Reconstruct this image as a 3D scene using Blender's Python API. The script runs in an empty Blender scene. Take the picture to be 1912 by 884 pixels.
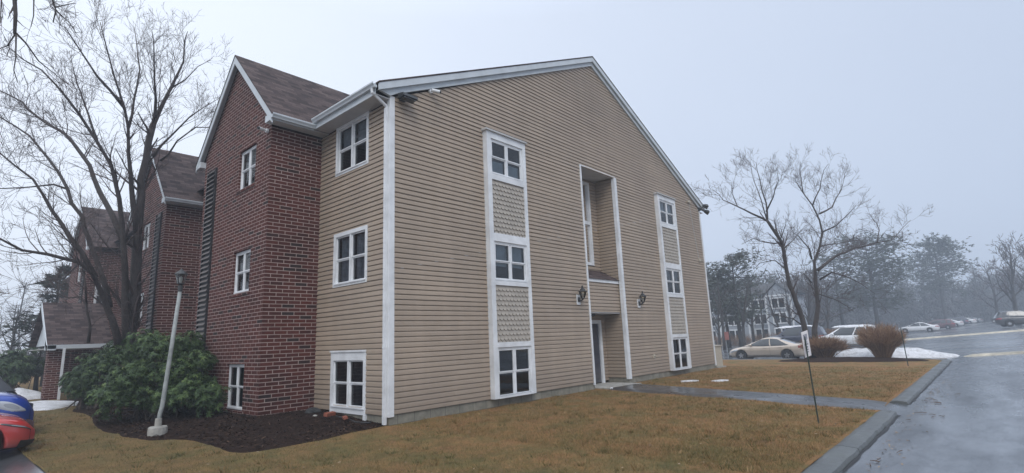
import bpy, bmesh, math, random
import numpy as np
from mathutils import Vector, Matrix, noise as mnoise
random.seed(7)
R = math.radians
scn = bpy.context.scene
COL = scn.collection

# ------------------------------------------------------------------ camera model (also used to read positions off the survey)
CAM = np.array([-6.4555, -9.2085, 1.5847]); YAW, PIT, ROL, FPX = .8437, .1923, -.0411, 984.01
_fw = np.array([math.sin(YAW)*math.cos(PIT), math.cos(YAW)*math.cos(PIT), math.sin(PIT)])
_r = np.cross(_fw, [0, 0, 1]); _r /= np.linalg.norm(_r); _u = np.cross(_r, _fw)
_c, _s = math.cos(ROL), math.sin(ROL)
RT, UP, FW = _c*_r+_s*_u, -_s*_r+_c*_u, _fw
def at(px, py, d):
    """world point seen at photo pixel px,py at depth d metres"""
    v = CAM + d*(FW + RT*(px-956)/FPX - UP*(py-442)/FPX)
    return Vector(v)

def ss(a, b, x):
    t = min(1, max(0, (x-a)/(b-a))); return t*t*(3-2*t)
def T(x, y):
    """terrain height"""
    a = ss(-8.5, -6, y)
    s1 = ss(14, 25, x)*(1-a) + ss(23.5, 30, x)*a
    z = max(-.55, min(1.2, s1*.065*(-y-7.4))) + .5*ss(26, 45, x) + .5*ss(80, 140, x)
    z -= .13*ss(-5.0, -5.25, x)*ss(-7.6, -6.8, y)
    z -= .045*ss(-7.3, -7.75, y)*(1-ss(20, 26, x))
    return z
def nz(x, y, z=0, s=1.0):
    return mnoise.noise((x*s, y*s, z*s))

# ------------------------------------------------------------------ materials
def newmat(name):
    m = bpy.data.materials.new(name); m.use_nodes = True
    nt = m.node_tree; nt.nodes.clear()
    o = nt.nodes.new('ShaderNodeOutputMaterial'); b = nt.nodes.new('ShaderNodeBsdfPrincipled')
    nt.links.new(b.outputs[0], o.inputs[0])
    return m, nt, b
def node(nt, t, **k):
    n = nt.nodes.new(t)
    for a, v in k.items():
        if a.startswith('i_'):
            key = a[2:]
            n.inputs[int(key) if key.isdigit() else key.replace('_', ' ')].default_value = v
        else: setattr(n, a, v)
    return n
def ramp(nt, fac, stops):
    r = nt.nodes.new('ShaderNodeValToRGB'); e = r.color_ramp.elements
    while len(e) < len(stops): e.new(.5)
    for el, (p, c) in zip(e, stops):
        el.position = p; el.color = (*c, 1) if len(c) == 3 else c
    nt.links.new(fac, r.inputs[0]); return r.outputs[0]
def mixc(nt, fac, a, b, mode='MIX'):
    m = nt.nodes.new('ShaderNodeMix'); m.data_type = 'RGBA'; m.blend_type = mode
    for s, v in ((m.inputs['Factor'], fac), (m.inputs['A'], a), (m.inputs['B'], b)):
        if hasattr(v, 'is_linked') or hasattr(v, 'links'): nt.links.new(v, s)
        elif isinstance(v, (int, float)): s.default_value = v
        else: s.default_value = (*v, 1)
    # pick colour sockets
    return m.outputs['Result']
def mixcol(nt, fac, a, b, mode='MIX'):
    m = nt.nodes.new('ShaderNodeMixRGB'); m.blend_type = mode
    for i, v in enumerate((fac, a, b)):
        if isinstance(v, bpy.types.NodeSocket): nt.links.new(v, m.inputs[i])
        elif isinstance(v, (int, float)): m.inputs[i].default_value = v if i == 0 else (v, v, v, 1)
        else: m.inputs[i].default_value = (*v, 1)
    return m.outputs[0]
def pos(nt):
    return nt.nodes.new('ShaderNodeNewGeometry').outputs['Position']
def noise(nt, vec, scale, detail=4, rough=.6):
    n = node(nt, 'ShaderNodeTexNoise'); n.inputs['Scale'].default_value = scale
    n.inputs['Detail'].default_value = detail; n.inputs['Roughness'].default_value = rough
    nt.links.new(vec, n.inputs['Vector']); return n.outputs[0]
def bump(nt, b, h, strength=.3, dist=.01):
    n = node(nt, 'ShaderNodeBump'); n.inputs['Strength'].default_value = strength; n.inputs['Distance'].default_value = dist
    nt.links.new(h, n.inputs['Height']); nt.links.new(n.outputs[0], b.inputs['Normal'])
def objc(nt):
    return nt.nodes.new('ShaderNodeTexCoord').outputs['Object']

def plain(name, col, rough=.6, var=.15, scale=6, metal=0, coat=0, spec=.5, obj=True, detail=4):
    m, nt, b = newmat(name)
    v = objc(nt) if obj else pos(nt)
    n = noise(nt, v, scale, detail)
    lo = tuple(c*(1-var) for c in col); hi = tuple(min(1, c*(1+var)) for c in col)
    nt.links.new(ramp(nt, n, [(.3, lo), (.7, hi)]), b.inputs['Base Color'])
    b.inputs['Roughness'].default_value = rough; b.inputs['Metallic'].default_value = metal
    b.inputs['Specular IOR Level'].default_value = spec
    if coat: b.inputs['Coat Weight'].default_value = coat; b.inputs['Coat Roughness'].default_value = .06
    return m

def wall_uv(nt):
    """metres along the wall, height - works on every axis-aligned wall"""
    g = nt.nodes.new('ShaderNodeNewGeometry')
    sp = node(nt, 'ShaderNodeSeparateXYZ'); nt.links.new(g.outputs['Position'], sp.inputs[0])
    sn = node(nt, 'ShaderNodeSeparateXYZ'); nt.links.new(g.outputs['True Normal'], sn.inputs[0])
    ax = node(nt, 'ShaderNodeMath', operation='ABSOLUTE'); nt.links.new(sn.outputs[0], ax.inputs[0])
    gt = node(nt, 'ShaderNodeMath', operation='GREATER_THAN'); nt.links.new(ax.outputs[0], gt.inputs[0]); gt.inputs[1].default_value = .5
    mx = node(nt, 'ShaderNodeMix'); mx.data_type = 'FLOAT'
    nt.links.new(gt.outputs[0], mx.inputs[0]); nt.links.new(sp.outputs[0], mx.inputs[2]); nt.links.new(sp.outputs[1], mx.inputs[3])
    cb = node(nt, 'ShaderNodeCombineXYZ'); nt.links.new(mx.outputs[0], cb.inputs[0]); nt.links.new(sp.outputs[2], cb.inputs[1])
    return cb.outputs[0], g.outputs['Position']

def brick_mat():
    m, nt, b = newmat('brick')
    uv, p = wall_uv(nt)
    t = node(nt, 'ShaderNodeTexBrick'); nt.links.new(uv, t.inputs['Vector'])
    t.inputs['Scale'].default_value = 1; t.inputs['Brick Width'].default_value = .295; t.inputs['Row Height'].default_value = .0866
    t.inputs['Mortar Size'].default_value = .0092; t.inputs['Mortar Smooth'].default_value = .12; t.inputs['Bias'].default_value = 0
    t.inputs['Color1'].default_value = (1, 1, 1, 1); t.inputs['Color2'].default_value = (0, 0, 0, 1); t.inputs['Mortar'].default_value = (.5, .5, .5, 1)
    per = ramp(nt, t.outputs['Color'], [(0, (.026, .019, .018)), (.07, (.032, .019, .017)), (.13, (.062, .019, .015)), (.6, (.084, .025, .019)), (1, (.047, .015, .012))])
    n = noise(nt, p, 9, 5)
    n2 = noise(nt, p, 60, 3)
    col = mixcol(nt, .5, per, ramp(nt, n, [(.3, (.35, .35, .35)), (.7, (.75, .7, .7))]), 'OVERLAY')
    col = mixcol(nt, .25, col, ramp(nt, n2, [(.3, (.3, .3, .3)), (.7, (.7, .7, .7))]), 'OVERLAY')
    col = mixcol(nt, .6, col, ramp(nt, noise(nt, p, .55, 6, .65), [(.33, (.34, .33, .33)), (.5, (.5, .5, .5)), (.68, (.63, .60, .59))]), 'OVERLAY')
    mort = ramp(nt, noise(nt, p, 2.5, 7, .7), [(.3, (.22, .165, .15)), (.7, (.37, .295, .27))])
    col = mixcol(nt, t.outputs['Fac'], col, mort)
    nt.links.new(col, b.inputs['Base Color']); b.inputs['Roughness'].default_value = .85; b.inputs['Specular IOR Level'].default_value = .2
    inv = node(nt, 'ShaderNodeMath', operation='SUBTRACT'); inv.inputs[0].default_value = 1; nt.links.new(t.outputs['Fac'], inv.inputs[1])
    ad = node(nt, 'ShaderNodeMath', operation='MULTIPLY_ADD'); nt.links.new(n2, ad.inputs[0]); ad.inputs[1].default_value = .3; nt.links.new(inv.outputs[0], ad.inputs[2])
    bump(nt, b, ad.outputs[0], .7, .008)
    return m

def shingle_mat(name, c1, c2, c3):
    m, nt, b = newmat(name)
    g = nt.nodes.new('ShaderNodeTexCoord').outputs['UV']
    t = node(nt, 'ShaderNodeTexBrick'); nt.links.new(g, t.inputs['Vector'])
    t.inputs['Scale'].default_value = 1; t.inputs['Brick Width'].default_value = .31; t.inputs['Row Height'].default_value = .142
    t.inputs['Mortar Size'].default_value = .006; t.inputs['Mortar Smooth'].default_value = .3
    t.inputs['Color1'].default_value = (1, 1, 1, 1); t.inputs['Color2'].default_value = (0, 0, 0, 1); t.inputs['Mortar'].default_value = (.0, .0, .0, 1)
    per = ramp(nt, t.outputs['Color'], [(0, c1), (.5, c2), (1, c3)])
    p = pos(nt)
    col = mixcol(nt, .6, per, ramp(nt, noise(nt, p, 40, 4), [(.3, (.3, .3, .3)), (.7, (.7, .7, .7))]), 'OVERLAY')
    col = mixcol(nt, .5, col, ramp(nt, noise(nt, p, 1.2, 4), [(.3, (.38, .38, .38)), (.7, (.62, .62, .62))]), 'OVERLAY')
    col = mixcol(nt, t.outputs['Fac'], col, (.03, .026, .026))
    nt.links.new(col, b.inputs['Base Color']); b.inputs['Roughness'].default_value = .85; b.inputs['Specular IOR Level'].default_value = .15
    sp = node(nt, 'ShaderNodeSeparateXYZ'); nt.links.new(g, sp.inputs[0])
    dv = node(nt, 'ShaderNodeMath', operation='DIVIDE'); nt.links.new(sp.outputs[1], dv.inputs[0]); dv.inputs[1].default_value = .142
    fr = node(nt, 'ShaderNodeMath', operation='FRACT'); nt.links.new(dv.outputs[0], fr.inputs[0])
    iv = node(nt, 'ShaderNodeMath', operation='SUBTRACT'); iv.inputs[0].default_value = 1; nt.links.new(fr.outputs[0], iv.inputs[1])
    bump(nt, b, iv.outputs[0], .6, .012)
    return m

def siding_mat(name, col):
    m, nt, b = newmat(name)
    p = pos(nt)
    mp = node(nt, 'ShaderNodeMapping'); mp.inputs['Scale'].default_value = (1, 1, 9.09); nt.links.new(p, mp.inputs[0])
    n = noise(nt, mp.outputs[0], .35, 3)
    c = ramp(nt, n, [(.3, tuple(x*.92 for x in col)), (.7, tuple(x*1.06 for x in col))])
    st = node(nt, 'ShaderNodeMapping'); st.inputs['Scale'].default_value = (3, 3, .25); nt.links.new(p, st.inputs[0])
    c = mixcol(nt, .22, c, ramp(nt, noise(nt, st.outputs[0], .7, 5, .65), [(.33, (.36, .36, .35)), (.66, (.60, .60, .60))]), 'OVERLAY')
    c = mixcol(nt, .35, c, ramp(nt, noise(nt, p, .45, 5, .6), [(.33, (.38, .38, .39)), (.66, (.60, .59, .57))]), 'OVERLAY')
    sz = node(nt, 'ShaderNodeSeparateXYZ'); nt.links.new(p, sz.inputs[0])
    lo_ = node(nt, 'ShaderNodeMapRange'); nt.links.new(sz.outputs[2], lo_.inputs[0]); lo_.inputs[1].default_value = 1.1; lo_.inputs[2].default_value = .15; lo_.inputs[3].default_value = 0; lo_.inputs[4].default_value = 1
    grm = node(nt, 'ShaderNodeMath', operation='MULTIPLY', use_clamp=True); nt.links.new(lo_.outputs[0], grm.inputs[0]); nt.links.new(noise(nt, p, 2.2, 6, .7), grm.inputs[1])
    c = mixcol(nt, grm.outputs[0], c, tuple(x*.62 for x in col))
    nt.links.new(c, b.inputs['Base Color']); b.inputs['Roughness'].default_value = .55
    gr = node(nt, 'ShaderNodeMapping'); gr.inputs['Scale'].default_value = (1, 1, 18); nt.links.new(p, gr.inputs[0])
    bump(nt, b, noise(nt, gr.outputs[0], 6, 3), .12, .004)
    return m

def concrete_mat(name, c, block=None):
    m, nt, b = newmat(name)
    uv, p = wall_uv(nt)
    col = ramp(nt, noise(nt, p, 4, 8, .7), [(.3, tuple(x*.62 for x in c)), (.7, tuple(x*1.2 for x in c))])
    h = noise(nt, p, 60, 4)
    if block:
        t = node(nt, 'ShaderNodeTexBrick'); nt.links.new(uv, t.inputs['Vector'])
        t.inputs['Scale'].default_value = 1; t.inputs['Brick Width'].default_value = .42; t.inputs['Row Height'].default_value = .4
        t.inputs['Mortar Size'].default_value = .008; t.inputs['Mortar Smooth'].default_value = .2
        t.inputs['Color1'].default_value = (.4, .4, .4, 1); t.inputs['Color2'].default_value = (.6, .6, .6, 1)
        col = mixcol(nt, .5, col, t.outputs['Color'], 'OVERLAY')
        col = mixcol(nt, t.outputs['Fac'], col, tuple(x*.45 for x in c))
    nt.links.new(col, b.inputs['Base Color']); b.inputs['Roughness'].default_value = .8
    bump(nt, b, h, .4, .006)
    return m

def lawn_mat():
    m, nt, b = newmat('lawn_turf')
    p = pos(nt)
    st = node(nt, 'ShaderNodeMapping'); st.inputs['Scale'].default_value = (1.0, 1.0, 1.0); st.inputs['Rotation'].default_value = (0, 0, .7); nt.links.new(p, st.inputs[0])
    big = noise(nt, st.outputs[0], 1.0, 8, .74); mid = noise(nt, p, 3.2, 6, .7); fine = noise(nt, p, 45, 5, .75)
    col = ramp(nt, big, [(.30, (.088, .095, .034)), (.43, (.168, .128, .050)), (.54, (.245, .142, .060)), (.64, (.232, .122, .057)), (.76, (.115, .072, .044))])
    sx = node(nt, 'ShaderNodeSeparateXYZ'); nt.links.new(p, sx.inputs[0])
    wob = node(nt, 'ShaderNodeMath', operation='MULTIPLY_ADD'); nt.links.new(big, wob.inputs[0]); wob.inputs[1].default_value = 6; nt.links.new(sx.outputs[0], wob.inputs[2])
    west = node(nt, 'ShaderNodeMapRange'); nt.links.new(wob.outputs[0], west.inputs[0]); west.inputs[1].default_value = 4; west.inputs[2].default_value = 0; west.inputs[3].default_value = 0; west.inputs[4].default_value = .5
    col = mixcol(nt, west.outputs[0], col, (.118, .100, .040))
    col = mixcol(nt, .7, col, ramp(nt, mid, [(.28, (.24, .26, .22)), (.5, (.5, .49, .48)), (.74, (.74, .68, .62))]), 'OVERLAY')
    col = mixcol(nt, .85, col, ramp(nt, fine, [(.28, (.25, .25, .24)), (.72, (.75, .73, .7))]), 'OVERLAY')
    nt.links.new(col, b.inputs['Base Color']); b.inputs['Roughness'].default_value = .9
    b.inputs['Specular IOR Level'].default_value = .25
    bump(nt, b, fine, 1, .03)
    return m

def asphalt_mat(name, c, r0, r1, sc=.5, stretch=(1, 1, 1), rot=0, coat=1.0):
    """wet asphalt: dark base, film of water varying in thickness"""
    m, nt, b = newmat(name)
    p = pos(nt)
    st = node(nt, 'ShaderNodeMapping'); st.inputs['Scale'].default_value = stretch; st.inputs['Rotation'].default_value = (0, 0, rot); nt.links.new(p, st.inputs[0])
    big = noise(nt, st.outputs[0], sc, 7, .62); fine = noise(nt, p, 140, 3, .7)
    col = ramp(nt, big, [(.3, tuple(x*.7 for x in c)), (.7, tuple(x*1.35 for x in c))])
    col = mixcol(nt, .6, col, ramp(nt, fine, [(.3, (.3, .3, .3)), (.7, (.7, .7, .7))]), 'OVERLAY')
    nt.links.new(col, b.inputs['Base Color'])
    nt.links.new(ramp(nt, big, [(.38, (r0,)*3), (.62, (r1,)*3)]), b.inputs['Roughness'])
    b.inputs['Specular IOR Level'].default_value = .6
    wet = ramp(nt, noise(nt, st.outputs[0], sc*2.3, 8, .68), [(.36, (.12*coat,)*3), (.55, (coat,)*3)]); nt.links.new(wet, b.inputs['Coat Weight'])
    vo = node(nt, 'ShaderNodeTexVoronoi', feature='DISTANCE_TO_EDGE'); vo.inputs['Scale'].default_value = .42
    wv = node(nt, 'ShaderNodeVectorMath', operation='ADD'); nt.links.new(p, wv.inputs[0])
    nn_ = node(nt, 'ShaderNodeTexNoise'); nn_.inputs['Scale'].default_value = 1.3; nn_.inputs['Detail'].default_value = 6; nt.links.new(p, nn_.inputs['Vector']); nt.links.new(nn_.outputs['Color'], wv.inputs[1]); nt.links.new(wv.outputs[0], vo.inputs['Vector'])
    ck = ramp(nt, vo.outputs['Distance'], [(.0, (1, 1, 1)), (.007, (0, 0, 0))]); gate = ramp(nt, noise(nt, p, .22, 3), [(.47, (0, 0, 0)), (.56, (.8, .8, .8))])
    cm = node(nt, 'ShaderNodeMath', operation='MULTIPLY'); nt.links.new(ck, cm.inputs[0]); nt.links.new(gate, cm.inputs[1])
    col = mixcol(nt, cm.outputs[0], col, (.012, .012, .013)); nt.links.new(col, b.inputs['Base Color'])
    b.inputs['Coat Roughness'].default_value = .16; b.inputs['Coat IOR'].default_value = 1.45
    bump(nt, b, fine, .18, .004)
    return m

def mulch_mat():
    m, nt, b = newmat('mulch')
    p = pos(nt)
    f = noise(nt, p, 38, 6, .8); g = noise(nt, p, 2, 4)
    col = ramp(nt, f, [(.28, (.014, .008, .006)), (.55, (.036, .020, .014)), (.78, (.068, .038, .026))])
    col = mixcol(nt, .5, col, ramp(nt, g, [(.3, (.4, .4, .4)), (.7, (.6, .6, .6))]), 'OVERLAY')
    nt.links.new(col, b.inputs['Base Color']); b.inputs['Roughness'].default_value = .9; b.inputs['Specular IOR Level'].default_value = .12
    bump(nt, b, f, 1, .05)
    return m

def snow_mat():
    m, nt, b = newmat('snow')
    p = pos(nt)
    col = ramp(nt, noise(nt, p, 5, 6, .7), [(.3, (.55, .55, .56)), (.55, (.8, .81, .84)), (.8, (.86, .87, .9))])
    col = mixcol(nt, ramp(nt, noise(nt, p, 26, 6, .8), [(.52, (0, 0, 0)), (.70, (.75, .75, .75))]), col, (.22, .20, .18))
    nt.links.new(col, b.inputs['Base Color']); b.inputs['Roughness'].default_value = .6
    bump(nt, b, noise(nt, p, 9, 7, .7), 1, .12)
    return m

def bark_mat(name, c):
    m, nt, b = newmat(name)
    p = pos(nt)
    st = node(nt, 'ShaderNodeMapping'); st.inputs['Scale'].default_value = (1, 1, .22); nt.links.new(p, st.inputs[0])
    n = noise(nt, st.outputs[0], 22, 6, .7)
    col = ramp(nt, n, [(.3, tuple(x*.55 for x in c)), (.7, tuple(x*1.4 for x in c))])
    col = mixcol(nt, .4, col, ramp(nt, noise(nt, p, 1.6, 4), [(.35, (.4, .42, .4)), (.65, (.6, .6, .58))]), 'OVERLAY')
    nt.links.new(col, b.inputs['Base Color']); b.inputs['Roughness'].default_value = .85
    bump(nt, b, n, .8, .03)
    return m

def attr_mat(name, stops, rough=.5, attr='tone', spec=.4, sub=False, trans=0):
    """colour picked per leaf / blade from an attribute"""
    m, nt, b = newmat(name)
    a = node(nt, 'ShaderNodeAttribute'); a.attribute_name = attr
    nt.links.new(ramp(nt, a.outputs['Fac'], stops), b.inputs['Base Color'])
    b.inputs['Roughness'].default_value = rough; b.inputs['Specular IOR Level'].default_value = spec
    return m

def glass_mat(name='glass', tint=(.85, .92, .95), refl=.16):
    m = bpy.data.materials.new(name); m.use_nodes = True; nt = m.node_tree; nt.nodes.clear()
    o = nt.nodes.new('ShaderNodeOutputMaterial'); mx = nt.nodes.new('ShaderNodeMixShader')
    tr = nt.nodes.new('ShaderNodeBsdfTransparent'); tr.inputs[0].default_value = (*tint, 1)
    gl = nt.nodes.new('ShaderNodeBsdfGlossy'); gl.inputs['Roughness'].default_value = .03
    p = pos(nt); bp = node(nt, 'ShaderNodeBump'); bp.inputs['Strength'].default_value = .05; bp.inputs['Distance'].default_value = .02
    nt.links.new(noise(nt, p, 1.7, 2), bp.inputs['Height']); nt.links.new(bp.outputs[0], gl.inputs['Normal'])
    fr = nt.nodes.new('ShaderNodeFresnel'); fr.inputs[0].default_value = 1.52
    ad = node(nt, 'ShaderNodeMath', operation='ADD', use_clamp=True); nt.links.new(fr.outputs[0], ad.inputs[0]); ad.inputs[1].default_value = refl
    nt.links.new(ad.outputs[0], mx.inputs[0]); nt.links.new(tr.outputs[0], mx.inputs[1]); nt.links.new(gl.outputs[0], mx.inputs[2])
    nt.links.new(mx.outputs[0], o.inputs[0]); return m

def paint(name, c, rough=.3, metal=0.0, coat=1):
    m, nt, b = newmat(name)
    n = noise(nt, objc(nt), 3, 5)
    nt.links.new(ramp(nt, n, [(.3, tuple(x*.93 for x in c)), (.7, tuple(min(1, x*1.04) for x in c))]), b.inputs['Base Color'])
    sz = node(nt, 'ShaderNodeSeparateXYZ'); nt.links.new(objc(nt), sz.inputs[0])
    sal = node(nt, 'ShaderNodeMapRange'); nt.links.new(sz.outputs[2], sal.inputs[0]); sal.inputs[1].default_value = .75; sal.inputs[2].default_value = .2; sal.inputs[3].default_value = 0; sal.inputs[4].default_value = .75
    ds = node(nt, 'ShaderNodeMath', operation='MULTIPLY', use_clamp=True); nt.links.new(sal.outputs[0], ds.inputs[0]); nt.links.new(noise(nt, objc(nt), 7, 7, .75), ds.inputs[1])
    src = b.inputs['Base Color'].links[0].from_socket
    nt.links.new(mixcol(nt, ds.outputs[0], src, (.16, .15, .14)), b.inputs['Base Color'])
    b.inputs['Roughness'].default_value = rough; b.inputs['Metallic'].default_value = metal
    b.inputs['Coat Weight'].default_value = coat; b.inputs['Coat Roughness'].default_value = .08
    return m

X = {}
X['brick'] = brick_mat()
X['siding'] = siding_mat('tan_siding', (.335, .268, .207))
X['greysiding'] = siding_mat('grey_siding', (.30, .33, .37))
X['scallop'] = plain('scallop_shingle', (.37, .335, .29), .65, .1, 5, obj=False)
X['white'] = plain('white_vinyl', (.66, .68, .70), .42, .16, 2.2, obj=False, detail=9)
X['alu'] = plain('white_aluminium_trim', (.50, .54, .57), .42, .10, 2.5, obj=False)
X['soffit'] = plain('soffit', (.46, .46, .46), .6, .08, 4, obj=False)
X['roof'] = shingle_mat('roof_shingle', (.029, .020, .020), (.062, .044, .042), (.102, .074, .070))
X['concrete'] = concrete_mat('foundation_block', (.225, .215, .175), True)
X['concreteplain'] = concrete_mat('concrete', (.36, .35, .32))
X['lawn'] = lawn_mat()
X['road'] = asphalt_mat('wet_road', (.056, .064, .075), .14, .5, .45, (.3, 1, 1), 0)
X['lot'] = asphalt_mat('wet_lot', (.082, .088, .096), .2, .42, .3, (1, .4, 1), 0)
X['path'] = asphalt_mat('wet_path', (.034, .035, .037), .24, .45, .9, coat=.45)
X['kerb'] = asphalt_mat('kerb_asphalt', (.070, .076, .074), .4, .6, 1.2, coat=.3)
X['mulch'] = mulch_mat()
X['snow'] = snow_mat()
X['bark'] = bark_mat('grey_brown_bark', (.060, .050, .048))
X['twig'] = plain('twig', (.070, .052, .050), .8, .25, 2, obj=False)
X['barkfar'] = bark_mat('far_bark', (.050, .046, .045))
X['needle'] = plain('needle_foliage', (.038, .050, .038), .8, .35, 1.2, obj=False)
X['needlehaze'] = plain('hazed_needle_foliage', (.075, .088, .072), .9, .3, 1.2, obj=False)  # needle green lightened: part of the distance haze is put into the colour
X['brush'] = attr_mat('brown_twigs', [(0, (.14, .078, .042)), (.5, (.26, .155, .088)), (1, (.38, .25, .15))], .8)
X['leaf'] = attr_mat('rhododendron_leaf', [(0, (.014, .030, .011)), (.5, (.042, .078, .022)), (.85, (.095, .145, .042)), (1, (.15, .185, .065))], .5, spec=.3)
X['stem'] = plain('shrub_stem', (.06, .045, .035), .85)
X['blade'] = attr_mat('grass_blade', [(0, (.085, .086, .031)), (.3, (.145, .113, .044)), (.6, (.222, .132, .056)), (1, (.38, .26, .135))], .8, spec=.2)
X['chip'] = attr_mat('mulch_chip', [(0, (.014, .009, .007)), (.7, (.046, .026, .018)), (1, (.11, .07, .048))], .9, spec=.1)
X['grit'] = plain('wet_grit', (.018, .018, .019), .6, .4, 20, obj=False)
X['litter'] = attr_mat('dead_leaf', [(0, (.05, .032, .022)), (.5, (.16, .10, .06)), (1, (.36, .27, .18))], .8)
X['black'] = plain('black_metal', (.018, .018, .019), .4, .2)
X['bronze'] = plain('dark_fixture', (.035, .037, .038), .45, .2)
X['slat'] = plain('vent_slat', (.13, .115, .11), .6, .2)
X['plastic'] = plain('black_plastic', (.015, .015, .016), .5, .2)
X['rubber'] = plain('tyre_rubber', (.02, .02, .021), .8, .2)
X['steel'] = plain('rim_alloy', (.42, .43, .45), .3, .1, metal=.9)
X['postpaint'] = plain('weathered_post_paint', (.27, .29, .285), .6, .25, 9)
X['lamp_glass'] = glass_mat('lantern_glass', (.9, .92, .9), .12)
X['glass'] = glass_mat('window_glass', (.72, .82, .90), .03)
X['bulb'] = plain('frosted_bulb', (.75, .74, .70), .4, .05)
X['inside'] = plain('dark_room', (.035, .036, .042), .9, .2, 1, obj=False)
X['blind'] = plain('window_blind', (.55, .57, .57), .8, .15, 4, obj=False)
X['curtain'] = plain('curtain_cloth', (.34, .32, .32), .9, .3, 6, obj=False)
X['door'] = paint('navy_door', (.020, .026, .045), .4)
X['utility'] = plain('beige_cabinet', (.42, .38, .31), .5, .08)
X['wood'] = plain('far_wood', (.055, .050, .048), .9, .3, .2, obj=False)
X['carglass'] = paint('car_glass', (.014, .018, .022), .06)
X['headlamp'] = paint('headlamp', (.44, .47, .51), .12)
X['lens'] = paint('lamp_lens', (.30, .32, .35), .1)
X['smoked'] = paint('smoked_lamp', (.06, .058, .06), .12)
X['taillamp'] = paint('taillamp', (.30, .012, .016), .18)
X['yellow'] = plain('faded_line_paint', (.40, .36, .28), .5, .4, 2.5, obj=False)
X['sign'] = plain('white_sign_face', (.74, .72, .74), .5, .06, 5)
X['signink'] = plain('grey_sign_print', (.26, .27, .32), .6, .2)
X['redsign'] = plain('faded_red_sign', (.36, .17, .17), .6, .2)
X['green'] = plain('green_stake', (.016, .030, .022), .5, .2)
X['redbrick'] = plain('loose_brick', (.24, .075, .045), .85, .25, 12)
X['darkroof'] = plain('grey_roof', (.06, .062, .066), .8, .2, 1, obj=False)

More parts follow.
